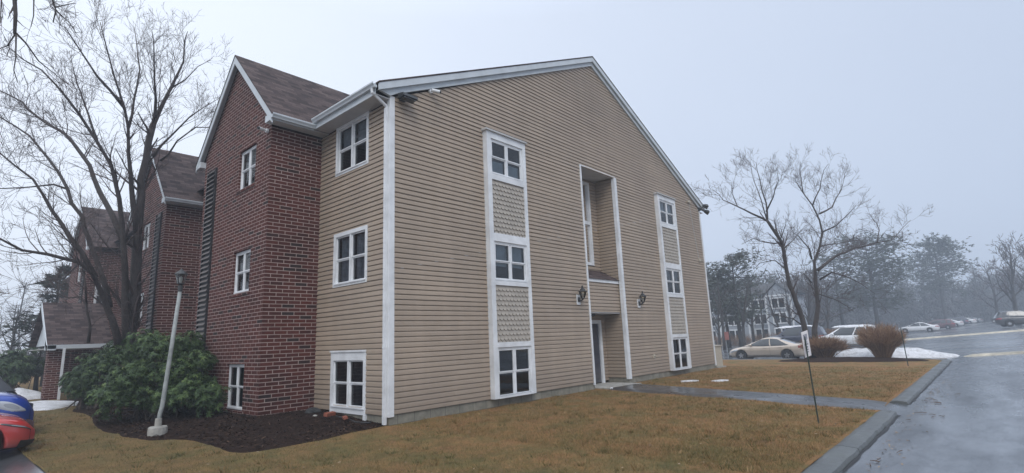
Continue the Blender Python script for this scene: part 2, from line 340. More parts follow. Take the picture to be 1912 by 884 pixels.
# ------------------------------------------------------------------ mesh builder
class MB:
    def __init__(s): s.v = []; s.f = []; s.uv = []; s.mi = []; s.a = []; s.cur = 0
    def add(s, vs, fs, uvs=None):
        o = len(s.v); s.v += [tuple(p) for p in vs]
        for i, f in enumerate(fs):
            s.f.append([o+k for k in f]); s.mi.append(s.cur)
            s.uv.append(uvs[i] if uvs else None)
        return o
    def quad(s, a, b, c, d, uv=None): s.add([a, b, c, d], [(0, 1, 2, 3)], [uv] if uv else None)
    def box(s, x0, x1, y0, y1, z0, z1):
        v = [(x, y, z) for z in (z0, z1) for y in (y0, y1) for x in (x0, x1)]
        s.add(v, [(0, 2, 3, 1), (4, 5, 7, 6), (0, 1, 5, 4), (1, 3, 7, 5), (3, 2, 6, 7), (2, 0, 4, 6)])
    def fbox(s, F, u0, u1, n0, n1, z0, z1):
        """box in a wall frame F=(O,U,N)"""
        O, U, N = F
        v = [O+U*u+N*n+Vector((0, 0, z)) for z in (z0, z1) for n in (n0, n1) for u in (u0, u1)]
        s.add(v, [(0, 2, 3, 1), (4, 5, 7, 6), (0, 1, 5, 4), (1, 3, 7, 5), (3, 2, 6, 7), (2, 0, 4, 6)])
    def prism(s, pts, ext):
        """closed polygon pts extruded by vector ext"""
        n = len(pts); e = Vector(ext)
        v = [Vector(p) for p in pts]; v += [p+e for p in v]
        f = [tuple(range(n))[::-1], tuple(range(n, 2*n))]+[(i, (i+1) % n, n+(i+1) % n, n+i) for i in range(n)]
        s.add(v, f)
    def tube(s, pts, rads, sides=5, cap=True):
        pts = [Vector(p) for p in pts]; n = len(pts)
        vs = []
        t0 = (pts[1]-pts[0]).normalized()
        ref = Vector((0, 0, 1)) if abs(t0.z) < .9 else Vector((1, 0, 0))
        a = t0.cross(ref).normalized()
        for i in range(n):
            t = (pts[min(i+1, n-1)]-pts[max(i-1, 0)])
            if t.length < 1e-9: t = t0
            t = t.normalized(); a = (a-t*a.dot(t))
            if a.length < 1e-6: a = t.orthogonal()
            a.normalize(); b = t.cross(a)
            for k in range(sides):
                w = 2*math.pi*k/sides
                vs.append(pts[i]+(a*math.cos(w)+b*math.sin(w))*rads[i])
        fs = []
        for i in range(n-1):
            for k in range(sides):
                k2 = (k+1) % sides
                fs.append((i*sides+k, i*sides+k2, (i+1)*sides+k2, (i+1)*sides+k))
        if cap:
            fs.append(tuple(range(sides))[::-1]); fs.append(tuple(range((n-1)*sides, n*sides)))
        s.add(vs, fs)
    def lathe(s, c, prof, n=16, axis='z'):
        """prof: list of (r, h)"""
        c = Vector(c); vs = []
        for (r, h) in prof:
            for k in range(n):
                w = 2*math.pi*k/n
                p = (r*math.cos(w), r*math.sin(w), h)
                if axis == 'y': p = (p[0], p[2], p[1])
                if axis == 'x': p = (p[2], p[0], p[1])
                vs.append(c+Vector(p))
        fs = []
        for i in range(len(prof)-1):
            for k in range(n):
                k2 = (k+1) % n; fs.append((i*n+k, i*n+k2, (i+1)*n+k2, (i+1)*n+k))
        fs.append(tuple(range(n))[::-1]); fs.append(tuple(range((len(prof)-1)*n, len(prof)*n)))
        s.add(vs, fs)
    def grid(s, P, uv=False):
        """P: 2D list of points"""
        r, c = len(P), len(P[0])
        s.add([p for row in P for p in row], [(i*c+j, i*c+j+1, (i+1)*c+j+1, (i+1)*c+j) for i in range(r-1) for j in range(c-1)])
    def build(s, name, mat, parent=None, loc=None, smooth=False, tone=None):
        me = bpy.data.meshes.new(name)
        o = bpy.data.objects.new(name, me); COL.objects.link(o)
        off = Vector((0, 0, 0))
        if parent is not None:
            o.parent = parent; off = Vector(parent.get('_w', (0, 0, 0)))
        if loc is not None:
            L = Vector(loc); o.location = L-off if parent is not None else L
            off = L
        o['_w'] = tuple(off)
        V = np.array(s.v, dtype=float).reshape(-1, 3)-np.array(off)
        me.from_pydata(V.tolist(), [], s.f)
        if any(u for u in s.uv):
            ul = me.uv_layers.new(name='UVMap'); k = 0
            for f, u in zip(s.f, s.uv):
                for j in range(len(f)):
                    if u: ul.data[k].uv = u[j]
                    k += 1
        if tone is not None:
            at_ = me.attributes.new('tone', 'FLOAT', 'FACE'); at_.data.foreach_set('value', np.array(tone, dtype=np.float32))
        mats = mat if isinstance(mat, (list, tuple)) else [mat]
        for m in mats: me.materials.append(m)
        if len(mats) > 1: me.polygons.foreach_set('material_index', s.mi)
        if smooth: me.polygons.foreach_set('use_smooth', [True]*len(me.polygons))
        me.update(); return o

def thing(name, label, cat, loc=(0, 0, 0), rz=0, group=None):
    o = bpy.data.objects.new(name, None); COL.objects.link(o); o.empty_display_size = .2
    o.location = loc; o.rotation_euler = (0, 0, rz); o['_w'] = tuple(loc) if rz == 0 else (0, 0, 0)
    o['label'] = label; o['category'] = cat
    if group: o['group'] = group
    return o
def tag(o, label, cat, group=None):
    o['label'] = label; o['category'] = cat
    if group: o['group'] = group
    return o
def struct(o, kind='structure'): o['kind'] = kind; return o
def copy_tree(o, parent=None):
    c = o.copy(); COL.objects.link(c)
    if parent: c.parent = parent
    for ch in list(o.children): copy_tree(ch, c)
    return c

# ================================================================== SETTING: ground
def sheet(name, xs, ys, mat, dz=0.0, jit=0.0, zf=None, smooth=True):
    mb = MB()
    P = [[(x, y, (zf(x, y) if zf else T(x, y))+dz+(jit*nz(x, y, 3, 1.3) if jit else 0)) for x in xs] for y in ys]
    mb.grid(P); return struct(mb.build(name, mat, smooth=smooth))
def lin(a, b, n): return [a+(b-a)*i/(n-1) for i in range(n)]
gx = [-300, -200, -120, -70]+lin(-45, 175, 90)+[210, 260, 330, 390]
gy = [-300, -200, -120, -80]+lin(-50, 70, 60)+[100, 150, 220, 300]
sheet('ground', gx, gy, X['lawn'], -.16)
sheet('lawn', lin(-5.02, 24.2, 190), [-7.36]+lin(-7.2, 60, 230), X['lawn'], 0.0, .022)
ry = sorted(set(lin(-46, -9.5, 26)+lin(-9.4, -7.45, 30)))
sheet('road', lin(-40, 23.9, 150), ry, X['road'], -.002)
sheet('parking_lot', lin(23.8, 172, 170), lin(-46, 62, 110), X['lot'], -.006)
sheet('parking_bay_pavement', lin(-40, -4.99, 60), lin(-7.2, 48, 60), X['lot'], -.012)

# painted speed bumps across the drive
def speed_bump(label, xa, w, h, y0, y1, n=70):
    mb = MB(); K = 9; P = []
    for y in lin(y0, y1, n):
        e = min(1, (y1-y)/.35, (y-y0)/.35); P.append([(xa+w*(k/(K-1)-.5), y, T(xa+w*(k/(K-1)-.5), y)-.008+max(-.02, h*e*math.sin(math.pi*k/(K-1))+(-.02 if k in (0, K-1) else .004))) for k in range(K)])
    mb.grid(P); tag(mb.build('speed_bump', X['yellow'], loc=(xa, (y0+y1)/2, T(xa, -12)), smooth=True), label, 'speed bump', )
speed_bump('faded cream painted speed bump across the drive beside the kerb corner', 24.7, .7, .085, -30, -7.95)
speed_bump('farther faded cream speed bump crossing the lot before the white cars', 46.0, .8, .10, -30, -2.5)

# kerb (asphalt berm)
def berm(name, path, w=.37, h=.05):
    prof = [(-.02, -.12), (-.02, .0), (.03, .018), (.10, h*.6), (.27, h*.45), (.335, h*.3), (.355, -.03), (.36, -.14)]
    mb = MB(); P = []
    n = len(path)
    for i, (x, y) in enumerate(path):
        a = Vector(path[max(i-1, 0)]); b = Vector(path[min(i+1, n-1)]); t = (b-a).normalized(); nn = Vector((t.y, -t.x))
        row = []
        for (d, z) in prof:
            q = Vector((x, y))+nn*(d*.80*(1+.05*nz(x, y, 1, 2)+.03*nz(x, y, 4, 7)))
            row.append((q.x, q.y, T(x, -7.3 if y < -7 else y)+z+.012*nz(x, y, d, 2)+.006*nz(x, y, d, 9)))
        P.append(row)
    mb.grid(P); mb.add(P[0], [tuple(range(len(prof)))]); mb.add(P[-1], [tuple(range(len(prof)))])
    return struct(mb.build(name, X['kerb'], smooth=False))
berm('kerb', [(x, -7.37) for x in lin(-30, -3, 60)+lin(-2.9, 1.86, 90)]); berm('kerb', [(x, -7.37) for x in lin(1.885, 5.60, 80)])
def seam():
    mb = MB(); P = []
    for x in lin(-6, 22, 420):
        if 5.6 < x < 7.1:
            if P: mb.grid(P); P = []
            continue
        w = .012+.028*max(0, nz(x, 0, 4, 1.7)+.35)+.01*nz(x, 3, 4, 9); y = -7.672+.02*nz(x, 8, 1, 1.1)
        P.append([(x, y+w, T(x, -7.8)+.006), (x, y-w, T(x, -7.8)+.006)])
    mb.grid(P); struct(mb.build('kerb_seam', X['grit']))
seam()
def litter():
    rnd = random.Random(77); mb = MB(); tone = []
    def leaf(x, y, z, l):
        a = rnd.random()*6.28; d = Vector((math.cos(a), math.sin(a), rnd.uniform(-.1, .25)))*l; n = Vector((-d.y, d.x, rnd.uniform(-.3, .3)*l))*.45; p = Vector((x, y, z))
        mb.add([p-d, p+n, p+d, p-n], [(0, 1, 2, 3)]); tone.append(rnd.random())
    for _ in range(900):
        x, y = rnd.uniform(-4.5, 20), rnd.uniform(-7.2, -.1); leaf(x, y, T(x, y)+.035, rnd.uniform(.012, .035))
    for _ in range(320):
        x = rnd.uniform(-2, 14); y = -7.80-abs(rnd.gauss(0, .22)); leaf(x, y, T(x, y)+.008, rnd.uniform(.008, .03))
    for _ in range(26):
        x = rnd.uniform(-1, 12); y = -7.85-abs(rnd.gauss(0, .25)); a = rnd.random()*3.1; l = rnd.uniform(.05, .22); f0 = len(mb.f)
        mb.tube([(x, y, T(x, y)+.012), (x+l*math.cos(a)*.5, y+l*math.sin(a)*.5, T(x, y)+.018), (x+l*math.cos(a), y+l*math.sin(a), T(x, y)+.010)], [.006, .005, .003], 4); tone += [.2]*(len(mb.f)-f0)
    struct(mb.build('leaf_litter', X['litter'], tone=tone), 'stuff')
litter()
cur = [(x, -7.37) for x in lin(7.1, 22.0, 90)]
cur += [(22.0+1.6*math.sin(a), -5.77-1.6*math.cos(a)) for a in lin(.1, 1.57, 14)]+[(23.6, y) for y in lin(-5.6, 8, 24)]
berm('kerb', cur)

# path from the door to the road
def ribbon(L, Rr, n, dz):
    mb = MB(); P = []
    for i in range(n):
        t = i/(n-1)
        a = Vector(L[0]).lerp(Vector(L[1]), t); b = Vector(Rr[0]).lerp(Vector(Rr[1]), t)
        row = []
        for k in range(9):
            q = a.lerp(b, k/8); e = abs(k-4)/4
            row.append((q.x+.03*nz(q.x, q.y, 5, 2)*(e > .9), q.y, max(T(q.x, q.y), -.08)+dz-(.06 if e == 1 else 0)-.05*ss(-6.9, -7.7, q.y)))
        P.append(row)
    mb.grid(P); return mb
struct(ribbon([(7.42, -.36), (5.62, -7.80)], [(9.30, -.42), (7.05, -7.80)], 60, .034).build('path', X['path'], smooth=True))

# mulch beds
out = [(.0, .12), (-.12, .02), (-.5, -.02), (-1.0, -.08), (-1.7, -.3), (-2.3, -.42), (-2.75, -.3), (-3.0, .1), (-2.95, .9), (-2.85, 1.7), (-3.0, 2.4), (-3.45, 2.9), (-3.6, 4), (-3.6, 5.6), (-3.45, 7.2), (-3.15, 9), (-3.05, 10.6), (-3.2, 11.8), (-2.9, 12.6), (-2.6, 13.5), (-2.5, 15.5), (-2.6, 17.5)]
wal = [(.02, .14), (.02, .4), (.02, 1.0), (.02, 1.8), (.02, 2.9), (.02, 2.95), (-1.3, 2.95), (-1.3, 3.0), (-1.3, 7.3), (-1.3, 10.9), (-1.3, 14.9), (-1.3, 17.5)]
def resample(P, n):
    P = [Vector(p) for p in P]; L = [0]
    for a, b in zip(P, P[1:]): L.append(L[-1]+(b-a).length)
    R_ = []
    for i in range(n):
        d = L[-1]*i/(n-1); k = 0
        while k < len(L)-2 and L[k+1] < d: k += 1
        R_.append(P[k].lerp(P[k+1], (d-L[k])/max(1e-9, L[k+1]-L[k])))
    return R_
def smoothp(P, it=3):
    for _ in range(it):
        Q = [P[0]]
        for a, b in zip(P, P[1:]): Q += [a.lerp(b, .25), a.lerp(b, .75)]
        P = Q+[P[-1]]
    return P
oo = resample(smoothp([Vector(p) for p in out]), 220); ww = resample(wal, 220)
mb = MB()
def bedz(p, s): return T(max(p.x, -4.6), p.y)+.018+.15*ss(0, 1, s)*ss(.3, 2.6, p.y)+.02*nz(p.x, p.y, 0, 2.2)+.012*nz(p.x, p.y, 7, 9)
BED = []
for a, b in zip(oo, ww):
    row = []
    for k in range(26):
        s_ = k/25; q = a.lerp(b, s_)
        if k == 0: row.append((q.x+.03*nz(q.x, q.y, 1, 5), q.y+.03*nz(q.x, q.y, 2, 5), T(max(q.x, -4.6), q.y)-.03))
        else: row.append((q.x, q.y, bedz(q, s_)))
    BED.append(row)
mb.grid(BED); struct(mb.build('mulch_bed', X['mulch'], smooth=True))
mb = MB(); ncent = (22.35, -3.9)
P = []
for k in range(14):
    s_ = k/13; row = []
    for j in range(61):
        a = 2*math.pi*j/60; rr = 1+.06*math.sin(3*a+1)
        x = ncent[0]+1.45*rr*s_*math.cos(a); y = ncent[1]+3.0*rr*s_*math.sin(a)
        row.append((x, y, T(min(x, 23.4), y)+.02+.13*(1-s_*s_)-.05*(s_ == 1)+.015*nz(x, y, 0, 4)))
    P.append(row)
mb.grid(P); struct(mb.build('mulch_bed', X['mulch'], smooth=True))

def chips():
    mb = MB(); tone = []; rnd = random.Random(3)
    for _ in range(9000):
        i = rnd.randrange(0, 150); k = rnd.randrange(1, 25)
        p = Vector(BED[i][k]).lerp(Vector(BED[i+1][min(25, k+1)]), rnd.random())
        l = rnd.uniform(.012, .045); w = rnd.uniform(.005, .014); a = rnd.random()*6.28
        d = Vector((math.cos(a), math.sin(a), rnd.uniform(-.3, .5)))*l; n = Vector((-math.sin(a), math.cos(a), rnd.uniform(-.4, .4)))*w
        p.z += rnd.uniform(.002, .014)
        mb.quad(p-d-n, p+d-n, p+d+n, p-d+n); tone.append(min(1, rnd.random()**1.8))
    o = mb.build('mulch_chips', X['chip'], tone=tone); struct(o, 'stuff')
chips()

# dormant grass blades near enough to be seen one by one
def in_bed(x, y):
    # outline interpolation along y for the big bed
    if y > 13.5 or y < -.45: return False
    inside = False; pts = out+wal[::-1]; n = len(pts); j = n-1
    for i in range(n):
        xi, yi = pts[i]; xj, yj = pts[j]
        if (yi > y) != (yj > y) and x < (xj-xi)*(y-yi)/(yj-yi)+xi: inside = not inside
        j = i
    return inside
def in_path(x, y):
    t = (y+.36)/(-7.44); a = 7.42+(5.62-7.42)*t; b = 9.30+(7.05-9.30)*t; e = .05*nz(x, y, 5, 3)
    return a+.02+e < x < b-.02+e and y < -.3
def blades():
    rnd = random.Random(11); mb_v = []; mb_f = []; tone = []
    N = 150000
    cnt = 0
    while cnt < N:
        u = rnd.random()
        x = rnd.uniform(-5.0, 18); y = rnd.uniform(-7.3, 13 if x < 0 else 0)
        d = math.hypot(x-CAM[0], y-CAM[1])
        if rnd.random() > min(1, (7.5/d)**2.2): continue
        if (x > -.05 and y > -.06) or in_bed(x, y) or in_path(x, y): continue
        z = T(x, y)+.022*nz(x, y, 3, 1.3)
        pn = nz(x, y, 9, .55)*.5+.5; pm = nz(x, y, 2, 2.6)*.5+.5
        h = rnd.uniform(.018, .05)*(1+.5*(pm-.5)); w = rnd.uniform(.0018, .004)*max(1, d/11)
        a = rnd.random()*6.28; lean = rnd.uniform(.2, 1.6)
        dx, dy = math.cos(a), math.sin(a); b = rnd.random()*6.28
        lx, ly = math.cos(b)*h*lean, math.sin(b)*h*lean
        o = len(mb_v)
        mb_v += [(x-dx*w, y-dy*w, z-.006), (x+dx*w, y+dy*w, z-.006), (x+lx+dx*w*.2, y+ly+dy*w*.2, z+h)]
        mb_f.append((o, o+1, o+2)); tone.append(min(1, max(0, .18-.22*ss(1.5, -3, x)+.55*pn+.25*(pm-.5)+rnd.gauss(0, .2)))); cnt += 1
    m = MB(); m.v = mb_v; m.f = mb_f; m.uv = [None]*len(mb_f); m.mi = [0]*len(mb_f)
    for _ in range(3600):
        x = rnd.uniform(-5.0, 15); y = rnd.uniform(-7.25, 12 if x < 0 else -.1); d = math.hypot(x-CAM[0], y-CAM[1])
        if rnd.random() > min(1, (9/d)**1.6) or (x > -.05 and y > -.06) or in_bed(x, y) or in_path(x, y): continue
        if nz(x, y, 21, .9) < -.12: continue
        z = T(x, y)+.022*nz(x, y, 3, 1.3); tt = min(1, max(0, rnd.gauss(.42, .26)-.2*ss(1.5, -3, x))); R0 = rnd.uniform(.03, .09)
        for _b in range(16):
            a = rnd.random()*6.28; q = R0*math.sqrt(rnd.random()); bx, by = x+q*math.cos(a), y+q*math.sin(a); h = rnd.uniform(.035, .085); w = rnd.uniform(.003, .006); b_ = rnd.random()*6.28
            lx, ly = math.cos(a)*h*rnd.uniform(.3, 1.3), math.sin(a)*h*rnd.uniform(.3, 1.3); dx, dy = math.cos(b_)*w, math.sin(b_)*w; o = len(m.v)
            m.v += [(bx-dx, by-dy, z-.006), (bx+dx, by+dy, z-.006), (bx+lx, by+ly, z+h)]; m.f.append((o, o+1, o+2)); m.uv.append(None); m.mi.append(0); tone.append(min(1, max(0, tt+rnd.gauss(0, .08))))
    o = m.build('grass', X['blade'], tone=tone); struct(o, 'stuff')
blades()

# snow
def mound(name, label, cx, cy, rx, ry_, h, rot=0, seed=0, rough=.35, group=None, z0=None):
    mb = MB(); P = []; c, s = math.cos(rot), math.sin(rot); rnd = random.Random(seed)
    zb = z0 if z0 is not None else None
    for k in range(15):
        t = k/14; row = []
        for j in range(49):
            a = 2*math.pi*(j % 48)/48
            rr = 1+rough*nz(math.cos(a)*1.3+seed, math.sin(a)*1.3, seed, 1.2)+rough*.4*nz(math.cos(a)*4+seed, math.sin(a)*4, seed)
            x = rx*rr*t*math.cos(a); y = ry_*rr*t*math.sin(a); X_, Y_ = cx+c*x-s*y, cy+s*x+c*y
            zz = (1-t**1.7)*h*(1+.35*nz(X_, Y_, seed, 1.4))+.16*h*nz(X_, Y_, seed, 4)*(1-t)+.07*h*nz(X_, Y_, seed, 10)*(1-t)
            row.append((X_, Y_, (T(X_, Y_) if zb is None else zb)+.03+zz-(.07 if k == 14 else 0)))
        P.append(row)
    mb.grid(P); o = mb.build(name, X['snow'], smooth=True, loc=(cx, cy, T(cx, cy)))
    return tag(o, label, 'snow', group)
mound('snow_pile', 'long white snow pile behind the brown shrubs at the kerb corner', 24.9, -4.9, .9, 2.9, .45, .12, 5, .42)
mound('snow_patch', 'broad patch of melting snow on the lawn beside the red and blue cars', -3.3, 15.4, .95, 2.1, .10, .1, 8, .35)
mound('snow_pile', 'low rounded snow heap farther off, left of the porch pier', -3.3, 21.5, .8, 2.2, .34, .1, 12, .3)
mound('snow_patch', 'thin streak of snow at the path edge below the right window column', 10.55, -1.55, .30, .09, .022, -.84, 21, .5)
mound('snow_patch', 'small broken streak of snow on the lawn farther along the path', 10.9, -2.45, .24, .07, .02, -.84, 25, .6)
mound('snow_patch', 'low strip of snow on the pavement under the beige sedan', 29.0, 4.3, .35, 1.9, .16, .05, 31, .3)
mound('snow_patch', 'tiny white scrap of snow on the grass left of the entry doorstep', 7.62, -.42, .08, .05, .03, .2, 41, .4)

# ================================================================== MAIN BUILDING
B = thing('apartment_building', 'three storey apartment building with tan siding gable end and dark red brick bays', 'building', (0, 0, 0))
W = 16.794; XP = W/2; ZE = 7.0; EXPO = .1105
FG = (Vector((0, 0, 0)), Vector((1, 0, 0)), Vector((0, -1, 0)))      # gable wall frame
FS = (Vector((0, 0, 0)), Vector((0, 1, 0)), Vector((-1, 0, 0)))      # side wall frame (x=0)
SL = (11.05-6.98)/XP                                                 # slope of the siding's upper edge

def siding(mb, F, ul, ur, z0, z1, holes=(), d=.028, phase=.19):
    O, U, N = F
    k0 = int(math.floor((z0-phase)/EXPO)); k = k0
    while True:
        a = max(z0, phase+k*EXPO); b = min(z1, phase+(k+1)*EXPO); k += 1
        if a >= z1-1e-6: break
        if b-a < 1e-4: continue
        m = (a+b)/2
        segs = [((ul(a), ul(b)), (ur(a), ur(b)))]
        if ul(m) >= ur(m): break
        for (h0, h1, hz0, hz1) in holes:
            if b <= hz0+.03 or a >= hz1-.03: continue
            ns = []
            for (l, r_) in segs:
                if h1 <= l[0] or h0 >= r_[0]: ns.append((l, r_)); continue
                if h0 > l[0]: ns.append((l, (h0, h0)))
                if h1 < r_[0]: ns.append(((h1, h1), r_))
            segs = ns
        ns = []; rj = random.Random(k*7+int(N.x*3+N.y*5))
        for (l, r_) in segs:
            x = l[1] if l[1] > l[0] else l[0]; x += rj.uniform(.6, 3.7)
            while x < min(r_)-.4:
                ns.append((l, (x, x))); l = (x, x); x += 3.66*rj.choice((.5, 1, 1))
            ns.append((l, r_))
        segs = ns
        for si, (l, r_) in enumerate(segs):
            def q(u, n, z): return O+U*u+N*n+Vector((0, 0, z))
            jit = .0015*math.sin(k*12.9)+.0035*(si % 2)
            # dutch-lap course: flat lower two thirds, cove at the top, dark lip under it
            c_ = a+(b-a)*.60; lm = l[0]+(l[1]-l[0])*.60; rm = r_[0]+(r_[1]-r_[0])*.60
            mb.quad(q(l[0], d+jit, a), q(r_[0], d+jit, a), q(rm, d*.86, c_), q(lm, d*.86, c_))
            mb.quad(q(lm, d*.86, c_), q(rm, d*.86, c_), q(r_[1], .0, b), q(l[1], .0, b))
            mb.quad(q(l[0], 0, a+.003), q(r_[0], 0, a+.003), q(r_[0], d+jit, a), q(l[0], d+jit, a))

def window(parent, F, u0, u1, z0, z1, casing=.09, proud=.035, n0=0.0, label=None, blind=None, head=0.0, apron=0.0, cols=2, name='window', mid=.5, cov=.5, thin=.03, depth=.5, bl_mat='blind', wall_t=0.0, only_pane=False):
    """double-hung pair: casing, centre mullion, meeting rails; children pane, blind, interior"""
    mb = MB()
    c = casing
    if c > 0:
        mb.fbox(F, u0, u0+c, n0-.07, n0+proud, z0, z1); mb.fbox(F, u1-c, u1, n0-.07, n0+proud, z0, z1)
        mb.fbox(F, u0+c, u1-c, n0-.07, n0+proud-.002, z1-c-head, z1); mb.fbox(F, u0+c, u1-c, n0-.07, n0+proud-.002, z0, z0+c*.9+apron)
        mb.fbox(F, u0+c*.5, u1-c*.5, n0+proud-.003, n0+proud+.02, z0+c*.9+apron-.03, z0+c*.9+apron)      # sill nosing
    iu0, iu1, iz0, iz1 = u0+c, u1-c, z0+c*.9+apron, z1-c-head
    t = thin
    mw = .06
    um = (iu0+iu1)/2
    cells = [(iu0, um-mw/2), (um+mw/2, iu1)] if cols == 2 else [(iu0, iu1)]
    if cols == 2: mb.fbox(F, um-mw/2, um+mw/2, n0-.07, n0+proud-.012, iz0, iz1)
    pn = MB(); zm = iz0+(iz1-iz0)*mid
    for (a, b) in cells:
        for (lo, hi, nn) in ((iz0, zm, n0-.03), (zm, iz1, n0-.012)):
            mb.fbox(F, a, a+t, nn-.02, nn+.008, lo, hi); mb.fbox(F, b-t, b, nn-.02, nn+.008, lo, hi)
            mb.fbox(F, a+t, b-t, nn-.02, nn+.007, lo, lo+t); mb.fbox(F, a+t, b-t, nn-.02, nn+.007, hi-t, hi)
            O, U, N = F
            q = lambda u, z: O+U*u+N*(nn-.012)+Vector((0, 0, z))
            c4 = [q(a+t-.005, lo+t-.005), q(b-t+.005, lo+t-.005), q(b-t+.005, hi-t+.005), q(a+t-.005, hi-t+.005)]
            if U.cross(Vector((0, 0, 1))).dot(N) < 0: c4.reverse()      # the pane faces outdoors
            pn.quad(*c4)
    w = mb.build(name, X['white'], parent)
    if label: w['label'] = label
    pn.build('pane', X['glass'], w)
    it = MB(); O, U, N = F
    q = lambda u, n, z: O+U*u+N*n+Vector((0, 0, z))
    a, b, lo, hi, n1, n2 = iu0-.02, iu1+.02, iz0-.02, iz1+.02, n0-.075, n0-depth
    it.quad(q(a, n2, lo), q(b, n2, lo), q(b, n2, hi), q(a, n2, hi))
    it.quad(q(a, n1, lo), q(a, n2, lo), q(a, n2, hi), q(a, n1, hi)); it.quad(q(b, n1, lo), q(b, n2, lo), q(b, n2, hi), q(b, n1, hi))
    it.quad(q(a, n1, lo), q(b, n1, lo), q(b, n2, lo), q(a, n2, lo)); it.quad(q(a, n1, hi), q(b, n1, hi), q(b, n2, hi), q(a, n2, hi))
    it.build('interior', X['inside'], w)
    if blind:
        bl = MB()
        for (a, b) in cells:
            if blind == 'top': lo, hi = iz1-(iz1-iz0)*cov, iz1
            elif blind == 'bottom': lo, hi = iz0, iz0+(iz1-iz0)*cov
            else: lo, hi = iz0, iz1
            n = 14 if blind != 'drape' else 26
            if blind == 'drape':
                P = []
                for zz in (iz0, iz1):
                    P.append([q(a+(b-a)*i/n, n0-.13+.018*math.sin(i*1.9), zz) for i in range(n+1)])
                bl.grid(P)
            else:
                k = max(3, int((hi-lo)/.03))
                for i in range(k):
                    z_ = lo+(hi-lo)*i/k
                    bl.quad(q(a+.01, n0-.125, z_), q(b-.01, n0-.125, z_), q(b-.01, n0-.105, z_+(hi-lo)/k*.96), q(a+.01, n0-.105, z_+(hi-lo)/k*.96))
        bl.build('blind' if blind != 'drape' else 'curtain', X[bl_mat], w)
    return w

# ---- gable wall siding with the entry recess and window columns cut out
RL, RR, RT_, RZ = 7.36, 9.42, 7.05, .205
bays = [(2.87, 4.41, .20, 6.98), (12.39, 13.96, .20, 6.98)]
gz = lambda z: max(.0, (z-6.98)/SL)
mb = MB()
siding(mb, FG, lambda z: gz(z), lambda z: W-gz(z), RZ, 11.05, [(RL, RR, 0, RT_)]+[(a+.1, b-.1, c+.1, d-.1) for a, b, c, d in bays])
mb.build('siding_wall', X['siding'], B)
# side wall (x=0) from the corner to the brick return
mb = MB()
siding(mb, FS, lambda z: 0.0, lambda z: 2.97, RZ-.02, 6.9, [(.88, 2.15, 5.72, 6.86), (.88, 2.15, 3.0, 4.14), (.88, 2.15, .3, 1.4)])
mb.build('siding_wall', X['siding'], B)
# far side of the building and the body behind, plain
mb = MB()
mb.quad((W, 0, -.3), (W, 40, -.3), (W, 40, 7.0), (W, 0, 7.0))
mb.quad((0, 40, -.3), (W, 40, -.3), (W, 40, 7), (0, 40, 7))
mb.build('rear_wall', X['siding'], B)
mb = MB(); mb.quad((0, 7.3, -.3), (0, 40, -.3), (0, 40, 7.0), (0, 7.3, 7.0)); mb.build('rear_wall', X['brick'], B)
# foundation
mb = MB()
mb.fbox(FG, .0, RL, -.2, -.004, -.4, .198); mb.fbox(FG, RR, W, -.2, -.004, -.4, .198)
mb.fbox(FS, .0, 2.965, -.2, -.003, -.4, .178)
mb.box(RR+.003, RR+.2, .02, .8, -.4, .197); mb.box(RL-.2, RL-.003, .02, .8, -.4, .197)
mb.build('foundation', X['concrete'], B)
# corner boards
mb = MB()
mb.fbox(FG, -.035, .095, .0, .036, .16, 7.02); mb.fbox(FS, -.034, .09, .0, .034, .16, 7.0)
mb.build('corner_board', X['white'], B)
mb = MB(); mb.fbox(FG, W-.10, W+.03, .0, .036, .12, 7.02); mb.box(W-.005, W+.034, -.03, .1, .12, 7.0)
mb.build('corner_board', X['white'], B)

# ---- entry recess
DEP = .80
FB = (Vector((0, DEP, 0)), Vector((1, 0, 0)), Vector((0, -1, 0)))
FRW = (Vector((RR, 0, 0)), Vector((0, 1, 0)), Vector((-1, 0, 0)))    # right side wall of recess, faces -x
FLW = (Vector((RL, 0, 0)), Vector((0, 1, 0)), Vector((1, 0, 0)))
mb = MB()
siding(mb, FB, lambda z: RL, lambda z: RR-.0, .1, RT_, [(8.16, 9.08, 0, 2.02), (8.16, 9.0, 3.99, 6.93)])
siding(mb, FRW, lambda z: .0, lambda z: DEP, .19, RT_)
siding(mb, FLW, lambda z: .0, lambda z: DEP, .19, RT_)
mb.build('recess_siding', X['siding'], B)
mb = MB(); mb.box(RL+.002, RR-.002, .002, DEP, RT_, RT_+.06); mb.build('recess_soffit', X['soffit'], B)
mb = MB()
mb.fbox(FG, RL-.075, RL+.005, .0, .045, .14, RT_+.03); mb.fbox(FG, RR-.01, RR+.115, .0, .045, .14, RT_-.01)
mb.box(RR-.042, RR-.012, -.044, .075, .14, RT_-.014); mb.box(RL+.006, RL+.040, -.002, .05, .14, RT_-.004)
mb.fbox(FG, RL-.02, RR+.05, .0, .03, RT_+.0, RT_+.035)
mb.build('recess_trim', X['white'], B)
